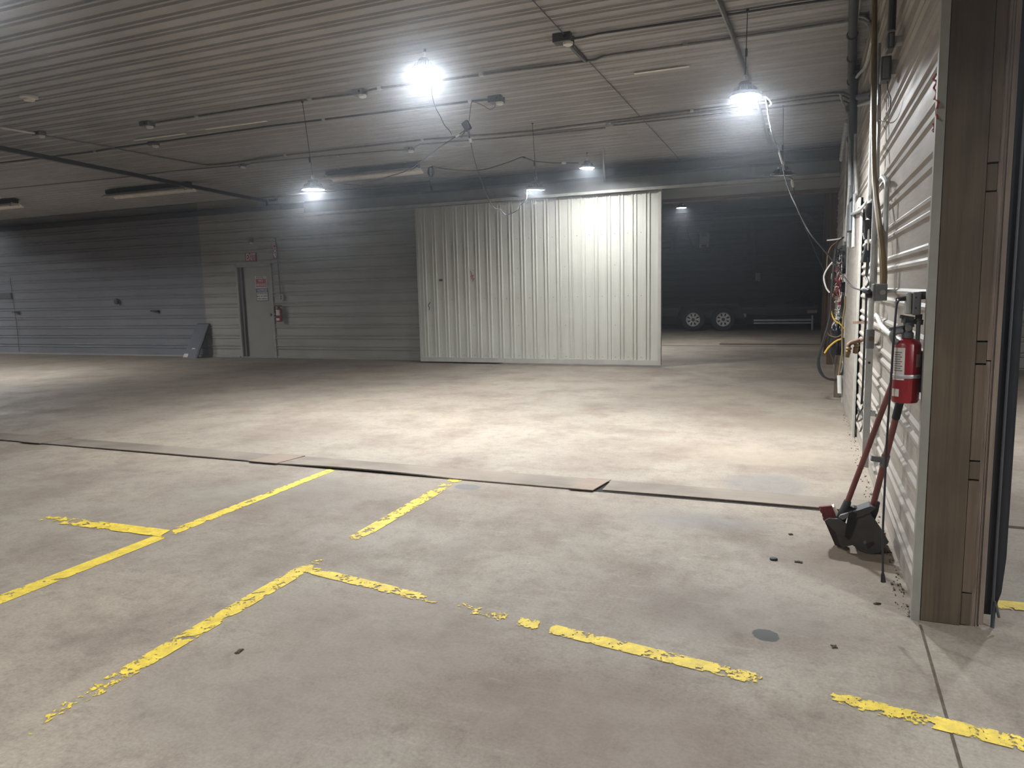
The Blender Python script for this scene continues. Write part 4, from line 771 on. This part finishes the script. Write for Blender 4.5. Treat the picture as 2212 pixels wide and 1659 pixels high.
# fire extinguisher
ec = S(1957, 790, 'x', .374); er = .0505; ez0 = S(1962, 868, 'y', ec.y).z; ez1 = S(1955, 730, 'y', ec.y).z
ec = Vector((.374, ec.y, ez0))
fe = extinguisher(ec, er, ez1 - ez0, 'large red fire extinguisher strapped to the white wall above the broom')
hh = ez1 - ez0
wraplabel(ec, er + .001, hh * .36, hh * .86, 205, 258).build('label', MAT['signwhite'], fe); wraplabel(ec, er + .001, hh * .10, hh * .22, 205, 240).build('label', MAT['signwhite'], fe); wraplabel(ec, er + .001, hh * .56, hh * .76, 305, 340).build('label', MAT['lens'], fe)
b = MB()
for k in range(9): 
    w = wraplabel(ec, er + .0016, hh * (.50 + .035 * k), hh * (.515 + .035 * k), 212, 250 - (k * 7) % 13, 5); b.add(w.v, w.f)
b.build('print_lines', MAT['boxgrey'], fe)
b = MB(); b.lathe([(er + .002, hh * .385), (er + .003, hh * .39), (er + .003, hh * .44), (er + .002, hh * .445)], ec, (0, 0, 1), 32); b.f = b.f[:-2]; b.sm = b.sm[:-2]; b.build('steel_strap', MAT['galv'], fe)
top = ec + Vector((0, 0, hh))
b = MB(); b.lathe([(.022, 0), (.022, .02), (.017, .025), (.017, .06)], top, (0, 0, 1), 14); b.build('neck', MAT['boxgrey'], fe)
b = MB(); b.beam(top + Vector((-.065, -.01, .035)), top + Vector((.02, 0, .05)), .018, .012); b.beam(top + Vector((-.02, -.01, .07)), top + Vector((.05, .02, .06)), .02, .02); b.beam(top + Vector((.02, 0, .075)), top + Vector((-.03, 0, .085)), .022, .014); b.build('handle', MAT['dkbox'], fe)
b = MB(); b.tube([top + Vector(v) for v in ((-.02, -.012, .03), (-.052, -.02, .02), (-.05, -.02, -.005), (-.03, -.018, -.02))], .012, 10); b.build('nozzle', MAT['boxgrey'], fe)
b = MB(); b.lathe([(.012, 0), (.012, .008)], top + Vector((.0, -.017, .04)), (0, -1, 0), 12); b.build('gauge', MAT['steel'], fe)
b = MB(); b.box((ec.x + er * .8, ec.y - .006, ez0 + .04), (XW - .0, ec.y + .006, ez0 + hh * .8)); b.build('wall_bracket', MAT['boxgrey'], fe)
# small devices high on the wall
for (x0, y0, x1, y1, lb) in ((1918, 68, 1934, 104, 'grey device box high on the wall under a conduit, upper of two'), (1904, 120, 1927, 172, 'dark box with a visor high on the wall, lower of two')):
    q = WX((x0 + x1) / 2, (y0 + y1) / 2, .06); t = thing('wall_device', lb, 'device box', q); za, zb = S((x0 + x1) / 2, y1, 'y', q.y).z, S((x0 + x1) / 2, y0, 'y', q.y).z
    xl = S(x0, y0, 'y', q.y).x; xr2 = S(x1, y0, 'y', q.y).x
    b = MB(); b.cbox((xl, q.y, za), (min(xr2, XW - .03), q.y + .10, zb), .006); b.build('case', MAT['dkbox'], t)
    b = MB(); b.cbox((xl + .01, q.y - .006, za + .01), (min(xr2, XW - .03) - .01, q.y, zb - .01), .003); b.build('cover', MAT['boxgrey'], t)
    b = MB(); b.box((min(xr2, XW - .03), q.y + .02, za + .03), (XW - .0, q.y + .09, zb - .02)); b.build('bracket', MAT['galv'], t)
conduit([WX(1929, -5, .05), WX(1926, 66, .05)], .02, 'dark conduit dropping to the device box at the top edge', 'darkpipe')
conduit([WX(1917, 172, .05), WX(1918, 195, .05), WX(1924, 215, .05), WX(1920, 250, .04), WX(1908, 262, .04), WX(1897, 258, .04)], .003, 'thin loose wire curling below the dark box with a visor', 'cordblack', 'loose_wire', 'wire', True)

# ------------------------------------------------------------------ electrical cluster
yp = 8.95; U = lambda x, y, Y=yp: S(x, y, 'y', Y)
ep = thing('electrical_panel', 'dark grey open electrical panel crowded with wires on the right wall', 'electrical panel', (XW - .08, yp, 1.1))
P = [U(1818, 531), U(1838, 527), U(1838, 566), U(1833, 576), U(1821, 578)]
b = MB(); b.prism(P, (0, .55, 0)); b.build('enclosure', MAT['dkbox'], ep)
P = [U(1817, 580), U(1836, 578), U(1834, 632), U(1815, 632)]; b = MB(); b.prism(P, (0, .5, 0)); b.build('interior', MAT['cavity'], ep)
P = [U(1818, 592), U(1831, 590), U(1830, 608), U(1819, 610)]; b = MB(); b.prism(P, (0, -.03, 0)); b.build('terminal_block', MAT['reflector'], ep)
P = [U(1816, 634), U(1829, 634), U(1828, 684), U(1815, 684)]; b = MB(); b.prism(P, (0, .4, 0)); b.build('lower_enclosure', MAT['dkbox'], ep)
for (x0, y0, x1, y1, lb, mt) in ((1828, 625, 1841, 646, 'small grey outlet box on the wall right of the electrical panel', 'boxgrey'), (1826, 716, 1838, 735, 'small grey box with loose wires low beside the electrical panel', 'boxgrey')):
    t = thing('small_box', lb, 'junction box', U(x0, y1)); b = MB(); a = U(x0, y1, yp - .1); c = U(x1, y0, yp - .1); b.cbox((a.x, yp - .1, a.z), (min(c.x, XW - .02), yp + .05, c.z), .005); b.build('box', MAT[mt], t)
    b = MB(); b.cbox((a.x + .012, yp - .106, a.z + .012), (min(c.x, XW - .02) - .012, yp - .099, c.z - .012), .002); b.build('cover', MAT['galv'], t)
random.seed(21)
def tangle(n, cx, cy, rx, ry, mat, label, r, name, dep=.12):
    b = MB()
    for _ in range(n):
        x = cx + rx * .5 + random.uniform(-.2, .4) * rx; y = cy + random.uniform(-1, 1) * ry; pts = []
        for k in range(7):
            pts.append(U(x, y, yp - .02 - random.uniform(0, dep))); x += random.uniform(-.75, .55) * rx; y += random.uniform(-.22, .32) * ry
            x = min(max(x, cx - rx), cx + rx)
        b.tube(pts, r, 4, True, True, 4)
    o = b.build(name, MAT[mat], None, U(cx, cy)); return tag(o, label, 'wires', kind='stuff')
tangle(20, 1808, 610, 9, 42, 'redwire', 'tangle of thin red wires spilling from the electrical panel', .004, 'red_wires')
tangle(16, 1807, 600, 11, 50, 'cordwhite', 'tangle of thin white wires spilling from the electrical panel', .004, 'white_wires')
tangle(12, 1806, 665, 9, 24, 'cordwhite', 'tangle of pale wires below the electrical panel above the black bag', .004, 'white_wires')
tangle(14, 1810, 575, 10, 40, 'cordblack', 'tangle of black wires in front of the electrical panel', .005, 'black_wires')
for pix, r, mt, lb in ((((1786, 519), (1800, 518), (1812, 516), (1820, 514)), .008, 'cordwhite', 'white cable end sticking out left at the top of the electrical panel'),
                       (((1834, 530), (1842, 520), (1838, 512), (1826, 512), (1812, 520), (1804, 540), (1800, 570)), .010, 'cordblack', 'thick black cable arching over the top of the electrical panel'),
                       (((1812, 520), (1796, 532), (1788, 550), (1786, 575), (1783, 588)), .006, 'cordtan', 'thin brown cable arching left of the electrical panel'),
                       (((1804, 560), (1790, 576), (1781, 592), (1780, 605), (1785, 622), (1792, 632)), .009, 'cordwhite', 'white banded cable bowing out left of the electrical panel'),
                       (((1799, 634), (1795, 655), (1796, 675), (1803, 692), (1815, 700), (1825, 712)), .008, 'yellow', 'yellow cable curving down below the electrical panel'),
                       (((1817, 732), (1804, 738), (1790, 750), (1781, 763)), .010, 'yellow', 'cut yellow cable end pointing down left over the black bag'),
                       (((1825, 640), (1825, 660), (1821, 690), (1819, 720), (1819, 760), (1813, 800), (1812, 815)), .010, 'tan', 'pale tan cable running down from the lower enclosure to the white pipe'),
                       (((1805, 540), (1801, 575), (1797, 620), (1793, 680), (1780, 730), (1768, 770), (1768, 795), (1778, 812), (1795, 820), (1808, 818), (1822, 800), (1824, 770), (1821, 730)), .013, 'cordblack', 'thick black cable hanging in a big loop under the electrical panel'),
                       (((1802, 560), (1799, 610), (1795, 660), (1786, 720), (1772, 762), (1770, 790), (1782, 815), (1800, 819)), .010, 'cordblack', 'second black cable inside the big loop under the electrical panel'),
                       (((1785, 716), (1793, 725), (1808, 728), (1822, 720)), .006, 'cordtan', 'thin grey cable sagging across the black bag')):
    b = MB(); pts = [U(x, y, yp - .12) for x, y in pix]; b.tube(pts, r, 6); solo('loose_cable', b, MAT[mt], lb, 'cable', pts[0])
b = MB(); bm = bmesh.new(); bmesh.ops.create_icosphere(bm, subdivisions=4, radius=1)
cb = U(1808, 735, 9.5); hz = (U(1808, 680, 9.5).z - U(1808, 790, 9.5).z) / 2
for v in bm.verts:
    c = v.co.copy(); k = 1 + .10 * math.sin(7 * c.z + 3 * c.x) + .08 * math.sin(11 * c.x + 5 * c.y) + .05 * math.sin(19 * c.z); w = .10 * (1 - .35 * c.z)
    v.co = Vector((c.x * .085 * k, c.y * .14 * k, c.z * hz))
b.bm(bm, Matrix.Translation(cb), True); solo('plastic_bag', b, MAT['bag'], 'crumpled black plastic bag hung under the electrical panel', 'bag', cb)
b = MB(); a = U(1797, 830, 9.6); b.box((U(1803, 800, 9.3).x, 9.3, 0), (U(1815, 800, 9.3).x, 9.42, .50)); solo('wood_block', b, MAT['post2'], 'short pale wood post on the floor below the black bag', 'wood block', (a.x, 9.3, 0))
wb = thing('outdoor_outlet', 'white covered outlet low on the wall beside the big cable loop', 'outlet', U(1820, 800, 8.9)); a = U(1814, 806, 8.85); c = U(1829, 781, 8.85)
b = MB(); b.cbox((a.x, 8.85, a.z), (c.x, 8.98, c.z), .008); b.build('box', MAT['white'], wb); b = MB(); b.cbox((a.x + .015, 8.843, a.z + .015), (c.x - .012, 8.85, c.z - .02), .003); b.build('cover', MAT['boxgrey'], wb)
b = MB(); b.cyl(U(1813, 811, 8.8), U(1814, 849, 8.8), .024, 12); solo('white_pipe', b, MAT['white'], 'short white plastic pipe standing at the foot of the wall', 'pipe', U(1814, 849, 8.8))

# ------------------------------------------------------------------ broom and dustpan
YQ = 3.62; Q = lambda x, y, Y=YQ: S(x, y, 'y', Y)
c6 = lambda x, y: (1740 + x / 6.914, 1040 + y / 6.914)      # reading off an enlarged view
yb = fl(1812, 1182).y; yf = fl(1872, 1196).y
br = thing('broom', 'red handled broom with red bristles leaning on the wall inside the dustpan', 'broom', fl(1815, 1182))
a0 = S(1824, 1102, 'y', yb); topb = WX(1930, 822, .05)
b = MB(); b.cyl(a0, topb, .0135, 12); b.build('handle', MAT['handle'], br)
b = MB(); d = (topb - a0).normalized(); b.lathe([(.024, -.06), (.024, -.02), (.018, .05), (.016, .055)], a0, d, 12); b.build('socket', MAT['dkbox'], br)
G = lambda x, y, Y: S(*c6(x, y), 'y', Y)
tk = .055
def plate(poly, y0, th, mat, name, par): b = MB(); b.prism([G(x, y, y0) for x, y in poly], (0, th, 0)); return b.build(name, mat, par)
plate([(385, 395), (430, 380), (520, 545), (620, 840), (590, 860), (470, 560)], yb, tk, MAT['reflector'], 'head_block', br)
b = MB(); nb = 13
for k in range(nb):
    for j in range(3):
        u0, u1 = (k + .06) / nb, (k + .90) / nb; jit = random.uniform(-14, 14); mixp = lambda a, c, t: (a[0] + (c[0] - a[0]) * t, a[1] + (c[1] - a[1]) * t)
        r0, r1 = mixp((392, 365), (470, 560), u0), mixp((392, 365), (470, 560), u1); t0, t1 = mixp((208, 382), (285, 592), u0), mixp((208, 382), (285, 592), u1)
        b.prism([G(*p, yb - .006 + j * .022) for p in (r0, r1, (t1[0] + jit, t1[1]), (t0[0] + jit, t0[1]))], (0, .018, 0))
b.build('bristles', MAT['bristle'], br)
plate([(285, 592), (455, 545), (600, 900), (560, 985), (520, 980), (440, 950)], yb - .002, tk + .004, MAT['bristledk'], 'lower_bristles', br)
plate([(500, 470), (545, 380), (625, 400), (600, 470)], yb - .01, tk * .7, MAT['boxgrey'], 'cap', br)
dp = thing('dustpan', 'black upright dustpan with a red handle standing on the floor against the wall', 'dustpan', fl(1875, 1196))
a1 = G(1000, 390, yf + .05); topd = WX(1944, 868, .04)
b = MB(); b.cyl(a1, topd, .0145, 12); b.build('handle', MAT['handle'], dp)
d = (topd - a1).normalized(); L = (topd - a1).length
b = MB(); b.cyl(a1 + d * (L - .09), topd, .0175, 12); b.build('grip', MAT['black'], dp)
b = MB(); q = a1 + d * L * .47; b.lathe([(.019, -.03), (.019, .03)], q, d, 12); b.beam(q, q + Vector((-.06, -.01, .01)), .02, .025); b.build('broom_clip', MAT['boxgrey'], dp)
# hood: bowed shell between a front and a rear outline
hoodF = [(740, 560), (800, 500), (950, 470), (1040, 570), (1180, 780), (1245, 905), (1100, 1065), (920, 1090), (820, 960), (700, 740)]
hoodB = [(700, 560), (760, 480), (930, 450), (1020, 540), (1150, 740), (1210, 870), (1080, 1000), (900, 1020), (800, 920), (670, 720)]
yf0 = yf + .0
b = MB(); b.loft([G(x, y, yf0) for x, y in hoodF], [G(x, y, yf0 + .17) for x, y in hoodB]); b.build('pan_hood', MAT['pan'], dp)
plate([(285, 590), (350, 553), (480, 560), (620, 640), (700, 735), (820, 960), (920, 1090), (700, 950), (560, 985), (510, 950), (450, 760)], yf0 + .0, .012, MAT['pan'], 'pan_lip', dp)
plate([(650, 470), (700, 455), (770, 480), (740, 600), (700, 740), (640, 850), (590, 830), (620, 640)], yf0 - .014, .026, MAT['black'], 'side_arm', dp)
plate([(650, 470), (720, 455), (960, 375), (1000, 380), (1060, 400), (960, 470), (760, 545)], yf0 - .012, .09, MAT['dkbox'], 'yoke', dp)
plate([(985, 400), (1075, 300), (1115, 320), (1090, 450), (1040, 575), (960, 470)], yf0 + .04, .02, MAT['dkbox'], 'rear_wing', dp)
plate([(620, 440), (660, 405), (730, 395), (790, 412), (760, 440), (690, 452)], yf0 + .02, .05, MAT['black'], 'hinge', dp)
plate([(500, 540), (520, 510), (640, 470), (655, 490), (640, 530), (560, 575)], yf0 - .004, .02, MAT['boxgrey'], 'front_edge', dp)
plate([(860, 905), (900, 880), (912, 920), (880, 938)], yf0 - .003, .004, MAT['boxgrey'], 'sticker', dp); plate([(900, 940), (1015, 890), (1030, 930), (930, 1010)], yf0 - .0025, .003, MAT['bristledk'], 'sticker', dp)

# ------------------------------------------------------------------ small things on the floor
for px, py, r, mt, lb, cat, nm in ((1671, 1209, .018, 'black', 'small round black puck on the floor left of the dustpan', 'puck', 'rubber_puck'), (517, 1408, .02, 'dirt', 'small brown scrap on the floor in the middle foreground', 'scrap', 'floor_scrap'),
                                   (1802, 1398, .016, 'dirt', 'dark crumpled scrap on the floor in front of the post', 'scrap', 'floor_scrap'), (1725, 1215, .02, 'dirt', 'brown scrap on the floor between the puck and the dustpan', 'scrap', 'floor_scrap'),
                                   (1708, 1155, .014, 'dirt', 'tiny brown scrap on the floor behind the puck', 'scrap', 'floor_scrap'), (1895, 1305, .016, 'dirt', 'little brown leaf on the floor by the wall foot', 'leaf', 'dry_leaf')):
    p = fl(px, py); b = MB()
    if nm == 'rubber_puck': b.lathe([(r, .001), (r * 1.05, .006), (r * .8, .010)], p, (0, 0, 1), 16)
    else:
        for k in range(4):
            a = random.random() * 6.3; u = Vector((math.cos(a), math.sin(a), 0)) * r; v = Vector((-u.y, u.x, 0)) * .35
            b.prism([p - u + Vector((0, 0, .001)), p + v + Vector((0, 0, .004)), p + u + Vector((0, 0, .001)), p - v + Vector((0, 0, .002))], (0, 0, .003))
    solo(nm, b, MAT[mt], lb, cat, p)

# ------------------------------------------------------------------ world and look
w = bpy.data.worlds.new('world'); bpy.context.scene.world = w; w.use_nodes = True
w.node_tree.nodes['Background'].inputs[0].default_value = (.75, .82, 1, 1); w.node_tree.nodes['Background'].inputs[1].default_value = .02
vs = w.node_tree.nodes.new('ShaderNodeVolumeScatter'); vs.inputs['Density'].default_value = .014; vs.inputs['Anisotropy'].default_value = .93; vs.inputs['Color'].default_value = (.83, .9, 1, 1)
w.node_tree.links.new(vs.outputs[0], w.node_tree.nodes['World Output'].inputs['Volume'])
sc = bpy.context.scene; sc.cycles.volume_bounces = 0; sc.cycles.use_adaptive_sampling = True; sc.cycles.adaptive_threshold = .085; sc.cycles.adaptive_min_samples = 20
sc.view_settings.view_transform = 'Standard'; sc.view_settings.look = 'None'; sc.view_settings.exposure = 1.0
sc.cycles.max_bounces = 4; sc.cycles.diffuse_bounces = 3; sc.cycles.glossy_bounces = 2; sc.cycles.sample_clamp_indirect = 6.0; sc.cycles.use_denoising = True; sc.cycles.use_light_tree = False
sc.cycles.caustics_reflective = False; sc.cycles.caustics_refractive = False; sc.cycles.blur_glossy = 1.0
